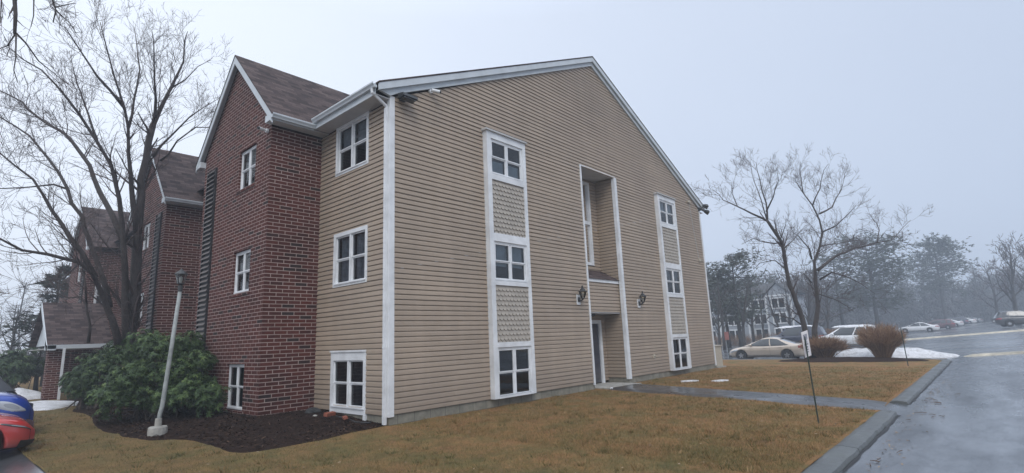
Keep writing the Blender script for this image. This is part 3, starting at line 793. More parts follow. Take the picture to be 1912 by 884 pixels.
# canopy box over the door: sided face, white fascia, small shingled roof
can = MB()
FC = (Vector((0, .14, 0)), Vector((1, 0, 0)), Vector((0, -1, 0)))
siding(can, FC, lambda z: RL+.02, lambda z: RR-.045, 2.33, 3.29)
cn = can.build('entry_canopy', X['siding'], B)
mb = MB(); mb.box(RL+.02, RR-.045, .13, DEP-.03, 2.29, 2.325); mb.build('canopy_soffit', X['soffit'], cn)
mb = MB(); mb.fbox(FC, RL+.02, RR-.04, .0, .05, 3.285, 3.39); mb.build('canopy_fascia', X['white'], cn)
mb = MB()
uvq = lambda w, l: [(0, 0), (w, 0), (w, l), (0, l)]
mb.quad((RL+.03, .06, 3.40), (RR-.035, .06, 3.40), (RR-.035, DEP-.03, 3.80), (RL+.03, DEP-.03, 3.80), uvq(2, .83))
mb.quad((RL+.03, .06, 3.40), (RR-.035, .06, 3.40), (RR-.035, .06, 3.385), (RL+.03, .06, 3.385), uvq(2, .02))
mb.build('canopy_roof', X['roof'], cn)
# small ceiling light under the canopy
mb = MB(); mb.lathe((8.1, .42, 2.2), [(.09, .0), (.12, .04), (.12, .075), (.10, .09)], 14)
tag(mb.build('ceiling_light', X['bronze'], loc=(8.1, .42, 2.29)), 'small dark round light on the ceiling over the entry door', 'light')
# door
mb = MB(); mb.fbox(FB, 8.17, 9.02, -.06, -.015, .06, 1.98)
for (za, zb) in ((.2, .85), (1.0, 1.85)):
    for (a, b) in ((8.27, 8.55), (8.64, 8.92)):
        mb.fbox(FB, a, b, -.015, -.006, za, zb)
dr = mb.build('door', X['door'], B)
mb = MB()
mb.fbox(FB, 8.06, 8.165, -.02, .045, .03, 2.10); mb.fbox(FB, 9.025, 9.15, -.02, .045, .03, 2.10); mb.fbox(FB, 8.165, 9.025, -.02, .043, 1.985, 2.10)
mb.build('door_frame', X['white'], dr)
mb = MB(); mb.lathe((8.27, DEP-.02, 1.0), [(.028, .0), (.03, -.03), (.02, -.05)], 10, 'y'); mb.build('handle', X['steel'], dr)
mb = MB(); mb.box(7.55, RR-.05, -.46, DEP+.02, -.2, .030); mb.build('doorstep', X['concreteplain'], B)
# tall stair window on the back wall
mb = MB()
u0, u1, z0, z1 = 8.06, 8.99, 3.97, 6.95
for (a, b, c, d) in ((u0, u0+.1, z0, z1), (u1-.11, u1, z0, z1), (u0+.1, u1-.11, z0, z0+.1), (u0+.1, u1-.11, z1-.1, z1), (u0+.1, u1-.11, 5.40, 5.52)):
    mb.fbox(FB, a, b, -.05, .045, c, d)
sw = mb.build('stair_window', X['white'], B)
mb = MB(); mb.fbox(FB, u0+.1, u1-.11, -.02, -.012, z0+.1, 5.40); mb.fbox(FB, u0+.1, u1-.11, -.02, -.012, 5.52, z1-.1); mb.build('pane', X['glass'], sw)
mb = MB(); mb.fbox(FB, u0, u1, -.34, -.3, z0, z1); mb.fbox(FB, u0+.09, u0+.1, -.3, -.05, z0, z1); mb.fbox(FB, u1-.11, u1-.1, -.3, -.05, z0, z1); mb.build('interior', X['inside'], sw)

# ---- window columns (bump-out bays)
def scallops(mb, F, u0, u1, z0, z1, n0):
    O, U, N = F
    q = lambda u, n, z: O+U*u+N*n+Vector((0, 0, z))
    mb.quad(q(u0, n0-.004, z0), q(u1, n0-.004, z0), q(u1, n0-.004, z1), q(u0, n0-.004, z1))
    pw, ph = .136, .122
    rows = int((z1-z0)/ph)+1
    for r_ in range(rows):
        zt = z1-r_*ph; off = (r_ % 2)*pw/2
        k = -1
        while True:
            a = u0+off+k*pw; b = a+pw-.006; k += 1
            if a >= u1: break
            ca, cb = max(a, u0), min(b, u1)
            if cb-ca < .02: continue
            zb = zt-ph-.018
            if zb < z0-.02: zb = z0
            um = (a+b)/2; rad = pw/2-.003
            pts = []
            for i in range(9):
                w = math.pi+math.pi*i/8
                x = um+rad*math.cos(w); zz = zb+.052+.056*math.sin(w)
                if zz < z0: zz = z0
                pts.append((min(max(x, u0), u1), zz))
            top = [(cb, zt), (ca, zt)]
            poly = pts+top
            jt = .002*random.random()
            def dep(z): return n0+.002+.030*min(1, (zt-z)/(ph+.02))+jt
            vs = [q(x, dep(z), z) for x, z in poly]; mb.add(vs, [tuple(range(len(vs)))])
            for i in range(8):
                (xa, za), (xb, zb_) = pts[i], pts[i+1]
                mb.quad(q(xa, dep(za), za), q(xb, dep(zb_), zb_), q(xb, n0-.002, zb_), q(xa, n0-.002, za))

bdep = .17
win_specs = [
    [(5.83, 6.80, 'bottom', .42, 'blind'), (3.04, 4.05, 'top', .62, 'blind'), (.20, 1.40, None, 0, 'blind')],  # the 'bottom' blind's pale slats stand in for sky reflected in the lower sashes
    [(5.83, 6.80, 'top', .55, 'blind'), (3.04, 4.05, 'top', .5, 'curtain'), (.20, 1.40, 'top', .5, 'curtain')]]
for bi, (u0, u1, z0, z1) in enumerate(bays):
    mb = MB()
    # side cheeks, stiles, rails
    mb.fbox(FG, u0, u0+.15, -.01, bdep, z0, z1); mb.fbox(FG, u1-.12, u1, -.01, bdep, z0, z1)
    mb.fbox(FG, u0+.15, u1-.12, -.01, bdep-.003, 6.80, z1); mb.fbox(FG, u0+.15, u1-.12, -.01, bdep-.003, 5.68, 5.83)
    mb.fbox(FG, u0+.15, u1-.12, -.01, bdep-.003, 4.05, 4.26); mb.fbox(FG, u0+.15, u1-.12, -.01, bdep-.003, 2.93, 3.04)
    mb.fbox(FG, u0+.15, u1-.12, -.01, bdep-.003, 1.40, 1.52); mb.fbox(FG, u0+.15, u1-.12, -.01, bdep+.02, z0, z0+.045)
    bay = mb.build('window_bay', X['white'], B)
    mb = MB(); mb.fbox(FG, u0-.05, u1+.05, .0, bdep+.05, z1, z1+.035); mb.fbox(FG, u0-.03, u1+.03, .0, bdep+.02, z1+.035, z1+.06)
    mb.build('bay_cap', X['soffit'], bay)
    for (za, zb) in ((4.26, 5.68), (1.52, 2.93)):
        mb = MB(); scallops(mb, FG, u0+.15, u1-.12, za, zb, bdep-.05); mb.build('scallop_panel', X['scallop'], bay)
    for (za, zb, bl, cv, bm) in win_specs[bi]:
        window(B, FG, u0+.15, u1-.12, za, zb, casing=.05, proud=.0, n0=bdep-.035, blind=bl, cov=cv, bl_mat=bm, thin=.03)

# ---- windows on the side wall
window(B, FS, .80, 2.235, 5.66, 6.94, blind='top', cov=.5, bl_mat='curtain')
window(B, FS, .80, 2.235, 2.94, 4.22, blind='drape', bl_mat='curtain')
window(B, FS, .80, 2.235, .15, 1.47, head=.10, apron=.05, casing=.10)
# drip legs below the lower window trim
mb = MB(); mb.fbox(FS, .78, .88, .0, .04, .0, .15); mb.build('window_trim', X['white'], B)
mb = MB(); mb.fbox(FS, 2.15, 2.255, .0, .04, .05, .15); mb.build('window_trim', X['white'], B)
mb = MB(); mb.fbox(FS, .78, 2.255, .03, .055, 1.45, 1.49); mb.build('window_trim', X['white'], B)

# ---- brick bays
def brick_bay(D0, wb, P_, dz, wins, ventside, retlen=1.32, zeave=6.86, zpk=9.5, vents=True, x_in=0.0):
    D1_ = D0+wb; xm = -P_
    mb = MB()
    ze = zeave+dz; zp = zpk+dz; ym = (D0+D1_)/2
    # front face as strips with window openings
    zs = sorted(set([-.4, ze]+[z for w in wins for z in (w[2], w[3])]))
    for za, zb in zip(zs, zs[1:]):
        hs = sorted((w[0], w[1]) for w in wins if w[2] < zb-1e-4 and w[3] > za+1e-4)
        y = D0
        for (a, b) in hs:
            mb.quad((xm, y, za), (xm, a, za), (xm, a, zb), (xm, y, zb)); y = b
        mb.quad((xm, y, za), (xm, D1_, za), (xm, D1_, zb), (xm, y, zb))
    mb.add([(xm, D0, ze), (xm, D1_, ze), (xm, D1_, ze+.45), (xm, ym, zp), (xm, D0, ze+.45)], [(0, 1, 2, 3, 4)])
    mb.quad((xm, D0, -.4), (x_in, D0, -.4), (x_in, D0, ze), (xm, D0, ze)); mb.quad((xm, D1_, -.4), (x_in, D1_, -.4), (x_in, D1_, ze), (xm, D1_, ze))
    # reveals
    for (a, b, za, zb) in wins:
        for (p, q) in (((a, za), (a, zb)), ((b, za), (b, zb)), ((a, za), (b, za)), ((a, zb), (b, zb))):
            mb.quad((xm, p[0], p[1]), (xm, q[0], q[1]), (xm+.12, q[0], q[1]), (xm+.12, p[0], p[1]))
    bw = mb.build('brick_wall', X['brick'], B)
    F = (Vector((xm, 0, 0)), Vector((0, 1, 0)), Vector((-1, 0, 0)))
    for (a, b, za, zb) in wins:
        w_ = window(B, F, a+.004, b-.004, za+.004, zb-.004, casing=.05, proud=.0, n0=-.06, thin=.026, blind='top' if za > 5 else None, cov=.42, bl_mat='curtain')
        mb = MB(); mb.fbox(F, a-.06, b+.06, -.05, .025, za-.075, za-.002); mb.build('brick_sill', X['brick'], bw)
    # louvred vent strip, dark slats
    vy0, vy1 = ventside
    mb = MB()
    mb.fbox(F, vy0, vy1, .0, .012, .2, ze-.18)
    mb.fbox(F, vy0-.03, vy0, .0, .05, .2, ze-.18); mb.fbox(F, vy1, vy1+.03, .0, .05, .2, ze-.18)
    lv = mb.build('louvre_vent', X['plastic'], B); mb = MB()
    k = .2
    while k < ze-.22:
        O, U, N = F
        q = lambda u, n, z: O+U*u+N*n+Vector((0, 0, z))
        mb.quad(q(vy0, .014, k+.085), q(vy1, .014, k+.085), q(vy1, .07, k+.02), q(vy0, .07, k+.02))
        mb.quad(q(vy0, .07, k+.02), q(vy1, .07, k+.02), q(vy1, .07, k+.0), q(vy0, .07, k+.0))
        k += .13
    mb.build('slats', X['slat'], lv)
    # roof: two slopes running back into the main roof
    s = (zp+.12-(ze+.0))/(wb/2)
    oh = .36; xe = xm-.17
    zr = zp+.10; zl = ze+.19; s = (zr-zl)/(wb/2+oh)
    xin = 6.2
    mb = MB(); L = math.hypot(wb/2+oh, zr-zl)
    for sg, ye in ((1, D0-oh), (-1, D1_+oh)):
        mb.quad((xe, ye, zl), (xin, ye, zl), (xin, ym, zr), (xe, ym, zr), [(0, 0), (xin-xe, 0), (xin-xe, L), (0, L)])
        mb.quad((xe, ye, zl-.03), (xin, ye, zl-.03), (xin, ye, zl), (xe, ye, zl), [(0, 0), (8, 0), (8, .03), (0, .03)])
        mb.quad((xe, ye, zl-.03), (xe, ye, zl), (xe, ym, zr), (xe, ym, zr-.03), [(0, 0), (0, .03), (L, .03), (L, 0)])
    mb.build('bay_roof', X['roof'], B)
    # rake boards
    mb = MB()
    for ye in (D0-oh+.02, D1_+oh-.02):
        zl2 = zl+.0
        pts = [(xe+.012, ye, zl2-.035), (xe+.012, ym, zr-.035), (xe+.012, ym, zr-.27), (xe+.012, ye, zl2-.235)]
        mb.prism(pts, (.035, 0, 0))
        pts = [(xe+.047, ye, zl2-.06), (xe+.047, ym, zr-.06), (xm+.0, ym, zr-.06), (xm+.0, ye, zl2-.06)]
        mb.add(pts, [(0, 1, 2, 3)])
        # eave return block at the foot of the rake
        s2 = 1 if ye < ym else -1
        mb.box(xe+.015, xm-.002, min(ye+s2*.02, ye+s2*.36), max(ye+s2*.02, ye+s2*.36), zl2-.15, zl2+.02)
    mb.build('rake_board', X['alu'], B)
    return ze, zl, xe, D0-oh, D1_+oh
w1 = [(3.80, 4.84, 5.63, 6.70), (3.80, 4.84, 2.96, 4.01), (3.80, 4.84, .22, 1.27)]
ze1, zl1, xe1, ya1, yb1 = brick_bay(2.97, 4.40, 1.32, 0, w1, (6.42, 7.02))
w2 = [(12.72, 13.7, 5.30, 6.28), (12.72, 13.7, 2.72, 3.74), (12.72, 13.7, .1, 1.05)]
ze2, zl2, xe2, ya2, yb2 = brick_bay(10.95, 4.0, 1.32, -.34, w2, (11.38, 11.90), zpk=9.35)
w3 = [(24.6, 25.6, 5.30, 6.28), (24.6, 25.6, 2.72, 3.74)]
ze3, zl3, xe3, ya3, yb3 = brick_bay(23.0, 4.4, 1.32, -.2, w3, (23.5, 24.0), zpk=9.4)
# white windows on the return face of the far bay
FR3 = (Vector((0, 23.0, 0)), Vector((1, 0, 0)), Vector((0, -1, 0)))
for za in (4.0,): window(B, FR3, -.95, -.55, za, za+1.0, casing=.07, n0=.05, proud=.02, cols=1, depth=.04)

# ---- main roof
zr0 = 11.30; rs = (zr0-7.22)/(XP+.36)
xl, xr = -.40, W+.40; zl0 = zr0-rs*(XP+.40)
mb = MB(); Lr = math.hypot(XP+.4, zr0-zl0)
yf, yb_ = -.16, 40.3
for xe_ in (xl, xr):
    mb.quad((xe_, yf, zl0), (xe_, yb_, zl0), (XP, yb_, zr0), (XP, yf, zr0), [(0, 0), (40, 0), (40, Lr), (0, Lr)])
    mb.quad((xe_, yf, zl0-.035), (xe_, yf, zl0), (XP, yf, zr0), (XP, yf, zr0-.035), [(0, 0), (0, .03), (Lr, .03), (Lr, 0)])
    mb.quad((xe_, yf, zl0-.035), (xe_, yb_, zl0-.035), (xe_, yb_, zl0), (xe_, yf, zl0), [(0, 0), (40, 0), (40, .03), (0, .03)])
mb.build('main_roof', X['roof'], B)
mb = MB()
for xe_, sg in ((xl, 1), (xr, -1)):
    # fascia, frieze below it set back
    def zt(x): return zl0+rs*abs(x-xe_)
    x0, x1 = xe_+sg*.02, XP
    mb.prism([(x0, yf+.012, zt(x0)-.04), (x1, yf+.012, zt(x1)-.04), (x1, yf+.012, zt(x1)-.205), (x0, yf+.012, zt(x0)-.205)], (0, .05, 0))
    xb = 0.0 if sg > 0 else W
    mb.prism([(xb-sg*.30, -.075, zt(xb-sg*.30)-.195), (x1, -.075, zt(x1)-.195), (x1, -.075, zt(x1)-.345), (xb+sg*.12, -.075, zt(xb+sg*.12)-.345), (xb-sg*.05, -.075, zt(xb-sg*.05)-.37), (xb-sg*.30, -.075, zt(xb-sg*.30)-.205)], (0, .07, 0))
    mb.quad((x0, yf+.06, zt(x0)-.19), (x1, yf+.06, zt(x1)-.19), (x1, -.02, zt(x1)-.19), (x0, -.02, zt(x0)-.19))
mb.build('gable_rake_board', X['alu'], B)
# soffits
mb = MB(); zs_ = 6.93
mb.box(-.40, .0, -.02, 2.64, zs_, zs_+.02)
mb.box(xe1+.05, -.0, ya1+.05, 2.965, zs_-.022, zs_-.002)
mb.box(xe2+.03, .0, ya2+.03, 10.945, zl2-.16, zl2-.14)
mb.box(W, W+.4, -.02, 40, zs_, zs_+.02)
mb.build('eave_soffit', X['soffit'], B)
# gutters (K profile)
def gutter(p0, p1, outn, name='gutter'):
    p0, p1, n = Vector(p0), Vector(p1), Vector(outn)
    prof = [(.0, .0), (.075, .0), (.085, .03), (.10, .055), (.125, .085), (.125, .125), (.112, .125), (.112, .09), (.0, .06)]
    mb = MB(); P = [[p+n*a*.88+Vector((0, 0, b*.85)) for a, b in prof] for p in (p0, p1)]
    mb.grid(P); k = len(prof)
    for row in P: mb.add(row, [tuple(range(k))])
    mb.add([P[0][0], P[0][-1], P[1][-1], P[1][0]], [(0, 1, 2, 3)])
    return mb.build(name, X['alu'], B)
mb = MB(); mb.box(-.415, -.395, -.03, ya1+.0, zs_-.01, 7.19); mb.box(xe1+.06, -.42, ya1+.025, ya1+.045, zl1-.16, zl1-.035); mb.build('eave_fascia', X['alu'], B)
gutter((-.415, -.10, 7.055), (-.415, ya1-.02, 7.055), (-1, 0, 0))
gutter((xe1+.0, ya1+.02, zl1-.13), (-.42, ya1+.02, zl1-.13), (0, -1, 0))
gutter((xe2+.0, ya2+.02, zl2-.13), (-.3, ya2+.02, zl2-.13), (0, -1, 0))
# downspout
mb = MB()
pth = [(-.46, .02, 7.05), (-.46, .02, 6.97), (-.07, .055, 6.78), (-.055, .06, 6.70)]
mb.tube([Vector(p) for p in pth], [.035, .036, .036, .036], 8)
mb.box(-.098, -.036, .028, .10, .02, 6.74)
mb.box(-.102, -.036, .024, .104, 4.62, 4.66); mb.box(-.102, -.036, .024, .104, 1.5, 1.54)
mb.build('downspout', X['white'], B)
# small bits on the wall: conduit with junction box, hose bib
mb = MB()
mb.tube([(15.72, -.03, 7.22), (15.80, -.032, 6.6), (16.05, -.032, 5.2), (16.15, -.032, 4.72)], [.012]*4, 6)
mb.build('conduit', X['soffit'], B)
mb = MB(); mb.fbox(FG, 15.5, 15.75, .02, .10, 7.17, 7.26); mb.build('junction_box', X['utility'], B); mb = MB(); mb.fbox(FG, 16.08, 16.24, .02, .09, 4.6, 4.72); mb.fbox(FG, 16.24, 16.5, .03, .06, 4.65, 4.69); mb.build('junction_box', X['utility'], B)
mb = MB(); mb.fbox(FG, 11.15, 11.27, .015, .05, .72, .86); mb.lathe((11.21, -.09, .79), [(.02, .06), (.022, 0), (.03, -.01)], 8, 'y'); mb.build('hose_tap', X['utility'], B)

# ---- porch between the second and third bays
po = MB(); pe, pr, pz, pzr = 18.0, 20.6, 2.10, 3.92
Lp = math.hypot(pr-pe, pzr-pz); px0, px1 = -3.08, -1.0
po.quad((px0, pe, pz), (px1, pe, pz), (px1, pr, pzr), (px0, pr, pzr), [(0, 0), (2, 0), (2, Lp), (0, Lp)])
po.quad((px0, 23.2, pz), (px1, 23.2, pz), (px1, pr, pzr), (px0, pr, pzr), [(0, 0), (2, 0), (2, Lp), (0, Lp)])
po.quad((px0, pe, pz-.02), (px1, pe, pz-.02), (px1, pe, pz), (px0, pe, pz), [(0, 0), (2, 0), (2, .02), (0, .02)])
pch = po.build('porch', X['roof'], B)
mb = MB(); mb.box(px0+.02, px1, pe-.03, pe-.002, pz-.17, pz-.015)
mb.prism([(px0, pe-.03, pz-.02), (px0, pr, pzr-.02), (px0, pr, pzr-.22), (px0, pe-.03, pz-.22)], (-.03, 0, 0))
mb.prism([(px0-.03, pe-.03, pz-.22), (px0-.03, pe+.33, pz-.22), (px0-.03, pe+.33, pz+.2), (px0-.03, pe-.03, pz-.03)], (.3, 0, 0))
mb.build('porch_fascia', X['alu'], pch)
mb = MB(); mb.add([(px0+.25, pe+.2, pz), (px0+.25, 23.0, pz), (px0+.25, pr, pzr-.1)], [(0, 1, 2)]); mb.build('porch_gable', X['alu'], pch)
mb = MB(); mb.box(px0, px1, pe, 23.1, pz-.16, pz-.14); mb.build('porch_soffit', X['soffit'], pch)
mb = MB(); mb.box(-2.98, -2.52, 18.35, 18.8, -.2, pz-.16); mb.build('brick_pier', X['brick'], pch)
mb = MB(); mb.box(-2.60, -2.52, 17.90, 17.97, -.1, pz-.16); mb.build('post', X['white'], pch)
mb = MB(); mb.quad((-1.6, 22.8, -.2), (-1.0, 22.8, -.2), (-1.0, 22.8, pz), (-1.6, 22.8, pz)); mb.quad((-2.1, 22.9, -.2), (-1.6, 22.9, -.2), (-1.6, 22.9, pz), (-2.1, 22.9, pz)); mb.build('porch_back_wall', X['brick'], pch)

# ================================================================== fixtures on the walls
def wall_lantern(x, z, label):
    t = thing('wall_lantern', label, 'lantern', (x, -.02, z), group='black lanterns either side of the entry')
    F = (Vector((x, 0, z)), Vector((1, 0, 0)), Vector((0, -1, 0)))
    mb = MB(); mb.fbox(F, -.085, .085, .0, .05, -.28, .02); mb.build('mounting_block', X['white'], t)
    mb = MB(); mb.fbox(F, -.05, .05, .05, .075, -.20, -.06); mb.tube([F[0]+Vector((0, -.07, -.13)), F[0]+Vector((0, -.14, -.17)), F[0]+Vector((0, -.21, -.12))], [.022, .02, .026], 8)
    mb.build('bracket', X['black'], t)
    c = F[0]+Vector((0, -.21, -.10))
    mb = MB()
    mb.lathe(c, [(.03, -.02), (.055, .0), (.05, .015)], 6)
    for k in range(6):
        w = math.pi/3*k
        mb.tube([c+Vector((.05*math.cos(w), .05*math.sin(w), .01)), c+Vector((.115*math.cos(w), .115*math.sin(w), .20))], [.008, .008], 4)
    mb.lathe(c, [(.118, .195), (.130, .205), (.118, .222), (.10, .225)], 6)
    mb.lathe(c, [(.088, .225), (.07, .275), (.03, .315), (.02, .335), (.03, .35), (.028, .372), (.010, .39)], 10)
    mb.build('cage', X['black'], t)
    mb = MB(); mb.lathe(c, [(.046, .01), (.108, .195)], 6); mb.build('glass_panel', X['lamp_glass'], t)
    mb = MB(); mb.lathe(c, [(.014, .015), (.016, .07), (.03, .10), (.028, .13), (.01, .155)], 8); mb.build('bulb', X['bulb'], t)
wall_lantern(6.74, 2.80, 'black wall lantern on the siding left of the entry recess')
wall_lantern(10.42, 2.77, 'black wall lantern on the siding right of the entry recess')

def sec_cam(p, d, label, wall):
    t = thing('security_camera', label, 'camera', p)
    p = Vector(p); d = Vector(d).normalized(); w = Vector(wall)
    mb = MB(); mb.tube([p, p+w*.05], [.055, .05], 12); mb.tube([p+w*.05, p+w*.09+Vector((0, 0, .01))], [.02, .02], 8); mb.build('base', X['white'], t)
    c = p+w*.11
    mb = MB(); mb.tube([c-d*.02, c+d*.16, c+d*.17], [.042, .042, .040], 14); mb.build('body', X['white'], t)
    mb = MB(); mb.tube([c+d*.169, c+d*.20], [.036, .034], 12); mb.build('lens', X['plastic'], t)
sec_cam((1.12, -.02, 7.50), (.75, -.6, -.2), 'white bullet camera on the siding under the left rake', (0, -1, 0))
sec_cam((xm_ := -1.34, 3.12, 6.78), (-.85, -.5, -.12), 'white bullet camera at the top corner of the brick bay', (-1, 0, 0))

t = thing('floodlight', 'dark flat floodlight on the siding beside the downspout corner', 'floodlight', (.30, -.02, 7.05))
mb = MB(); mb.fbox(FG, .22, .36, .02, .07, 6.98, 7.1); mb.tube([(.29, -.06, 7.04), (.30, -.13, 7.03)], [.025, .025], 8); mb.build('base', X['bronze'], t)
mb = MB(); a = [(.13, -.10, 7.09), (.48, -.10, 7.09), (.48, -.10, 6.99), (.13, -.10, 6.99)]
mb.prism([(.12, -.10, 7.10), (.12, -.31, 7.06), (.12, -.33, 6.99), (.12, -.10, 6.97)], (.40, 0, 0)); mb.build('housing', X['bronze'], t)
mb = MB(); mb.box(.15, .49, -.30, -.12, 6.962, 6.972); mb.build('lens', X['lamp_glass'], t)
t = thing('floodlight', 'twin head black floodlight at the right corner below the rake', 'floodlight', (W-.02, -.05, 7.05))
mb = MB(); mb.fbox(FG, W-.14, W-.0, .03, .09, 6.98, 7.12); mb.build('base', X['bronze'], t)
for dz, dx in ((.16, .22), (-.10, .26)):
    mb = MB(); p = Vector((W-.05, -.09, 7.05)); q = Vector((W+dx-.05, -.26, 7.03+dz)); d = Vector((.75, -.5, -.25)).normalized()
    mb.tube([p, p.lerp(q, .6)], [.02, .02], 6); mb.tube([q-d*.12, q+d*.0, q+d*.10], [.06, .11, .13], 4); mb.build('lamp_head', X['bronze'], t)

# ================================================================== lamp post (leaning), stakes, sign, cabinet, bricks
t = thing('lamp_post', 'leaning grey lamp post with a small lantern on a concrete footing', 'lamp post', (-3.09, 3.3, 0.0))
b0 = Vector((-3.09, 3.3, 0))
mb = MB(); mb.lathe(b0, [(.165, -.05), (.17, .10), (.165, .165), (.15, .185)], 14); mb.build('footing', X['concreteplain'], t)
mb = MB(); mb.lathe(b0, [(.062, .18), (.06, .33), (.055, .335)], 12); mb.build('sleeve', X['concreteplain'], t)
top = Vector((-2.895, 3.3, 2.86))
mb = MB(); mb.tube([b0+Vector((0, 0, .25)), b0+Vector((.015, 0, .42)), b0+Vector((.045, 0, .56)), Vector((-2.975, 3.3, 1.6)), top], [.038, .040, .043, .040, .037], 12); mb.build('pole', X['postpaint'], t, smooth=True)
mb = MB()
mb.lathe(top, [(.045, -.02), (.047, .10), (.03, .12), (.075, .14), (.075, .152)], 10)
for k in range(4):
    w = math.pi/4+math.pi/2*k
    mb.tube([top+Vector((.072*math.cos(w), .072*math.sin(w), .14)), top+Vector((.108*math.cos(w), .108*math.sin(w), .335))], [.009, .009], 4)
mb.lathe(top, [(.125, .33), (.128, .345), (.08, .40), (.045, .415), (.03, .44), (.012, .46)], 10)
ln = mb.build('lantern', X['bronze'], t)
mb = MB(); mb.lathe(top, [(.066, .145), (.10, .332)], 4); mb.build('lantern_glass', X['lamp_glass'], ln)
mb = MB(); mb.lathe(top, [(.02, .15), (.024, .2), (.035, .24), (.03, .28), (.01, .30)], 8); mb.build('bulb', X['bulb'], ln)

t = thing('sign_stake', 'thin leaning dark stake carrying a narrow white notice sign', 'sign', (3.84, -6.76, 0))
s0, s1 = Vector((3.84, -6.76, -.05)), at(1501, 622, 9.12)
mb = MB(); mb.tube([s0, s0.lerp(s1, .5), s1], [.012, .012, .012], 8); mb.build('stake', X['green'], t)
ctr = [at(1490.5, 621, 9.08), at(1505.5, 615, 9.08), at(1513, 660, 9.08), at(1503, 661, 9.08)]
dn = (ctr[2]-ctr[1]).normalized(); rt = (ctr[1]-ctr[0]).normalized()
nrm = rt.cross(dn).normalized()
tl = s1+dn*-.03; hw = .058; hh = .44
mb = MB(); q = [tl-rt*hw, tl+rt*hw, tl+rt*hw+dn*hh, tl-rt*hw+dn*hh]
if nrm.dot(Vector(CAM)-tl) < 0: nrm = -nrm
mb.prism([p+nrm*.014 for p in q], nrm*.006); sg_ = mb.build('sign_panel', X['sign'], t)
mb = MB()
rows = [(.05, .09, .7), (.14, .025, .35), (.175, .025, .35), (.21, .03, .8), (.26, .03, .4), (.305, .028, .4), (.35, .02, .5)]
for (a, h_, wd) in rows:
    for xk in ((-.6, -.05), (.05, .6)) if wd > .6 else ((-.35, .4),):
        pa = tl+dn*a+nrm*.0205+rt*hw*xk[0]; pb = tl+dn*a+nrm*.0205+rt*hw*xk[1]
        mb.quad(pa, pb, pb+dn*h_, pa+dn*h_)
mb.build('sign_print', X['signink'], sg_)
def stake(x, y, h, lean, label, r=.012, sign=None):
    z = T(x, y)
    if sign:
        t = thing('marker_sign', label, 'sign', (x, y, z))
        mb = MB(); mb.tube([(x, y, z-.05), (x+lean[0], y+lean[1], z+h)], [r, r], 6); mb.build('stake', X['green'], t)
        mb = MB(); mb.box(x+lean[0]-.03, x+lean[0]-.02, y-.12, y+.12, z+h-.42, z+h+.02); mb.build('sign_panel', X['redsign'], t)
    else:
        mb = MB(); mb.tube([(x, y, z-.05), (x+lean[0]*.5, y+lean[1]*.5, z+h*.5), (x+lean[0], y+lean[1], z+h)], [r, r, r], 6)
        tag(mb.build('snow_stake', X['green'], loc=(x, y, z)), label, 'stake')
stake(18.5, -6.57, 1.42, (.22, .05), 'thin dark snow stake at the lawn edge by the right brown shrub', .016)
stake(24.2, 2.1, 1.5, (-.05, .05), 'dark stake with a small faded red sign left of the beige sedan', .02, True)
stake(-2.78, 13.5, .85, (.02, 0), 'thin green snow stake in the snow below the porch post', .014)
stake(26.3, 3.6, 1.15, (0, 0), 'short dark stake in front of the grey townhouses by the sedan hood', .02)

t = thing('utility_cabinet', 'beige utility cabinet beside the right corner of the tan building', 'cabinet', (17.3, .35, 0))
mb = MB(); mb.box(16.9, 17.62, .0, .7, -.02, .92); mb.box(16.93, 17.59, -.012, .0, .06, .86); mb.build('cabinet_body', X['utility'], t)
mb = MB(); mb.prism([(16.86, -.05, .92), (16.86, .74, .92), (16.86, .74, .985), (16.86, -.05, .955)], (.8, 0, 0)); mb.build('cabinet_lid', X['utility'], t)
mb = MB(); mb.box(16.80, 17.7, -.1, .8, -.1, .05); mb.build('cabinet_pad', X['concreteplain'], t)

def loose_brick(x, y, rz, tilt, label, z=.13, mat='redbrick', sz=(.2, .09, .06)):
    mb = MB(); mb.box(-sz[0]/2, sz[0]/2, -sz[1]/2, sz[1]/2, 0, sz[2])
    o = mb.build('brick', X[mat]); o.location = (x, y, z); o.rotation_euler = (tilt, 0, rz); m_ = o.modifiers.new('bevel', 'BEVEL'); m_.width = .008
    tag(o, label, 'brick')
loose_brick(-.32, 1.72, .3, .12, 'loose orange red brick lying in the mulch below the lower side window', .12, sz=(.26, .11, .08))
loose_brick(-.22, 1.25, 1.2, -.2, 'dark stained loose brick beside the orange brick in the mulch', .075)
def stone(x, y, z, r, label, mat, sq=.5):
    bm = bmesh.new(); bmesh.ops.create_icosphere(bm, subdivisions=3, radius=r)
    for v in bm.verts:
        n = 1+.25*nz(v.co.x/r, v.co.y/r, x+v.co.z/r, 1.5); v.co *= n; v.co.z *= sq
    me = bpy.data.meshes.new('stone'); bm.to_mesh(me); bm.free(); me.materials.append(mat)
    o = bpy.data.objects.new('stone', me); COL.objects.link(o); o.location = (x, y, z); tag(o, label, 'stone')
stone(-.30, 2.45, .17, .17, 'dark rounded stone against the wall at the brick return', X['bronze'], .55)
stone(-.50, 2.0, .13, .05, 'small pale stone in the mulch beside the orange brick', X['concreteplain'])
# lead-in strip of old hose/edging along the foundation
mb = MB(); mb.tube([(-.12, 2.2, .15), (-.2, 1.6, .10), (-.18, 1.1, .06), (-.26, .8, .05), (-.12, .45, .04)], [.018]*5, 6)
tag(mb.build('hose', X['plastic'], loc=(-.12, 1.3, .05)), 'short piece of black hose along the foundation in the mulch', 'hose')

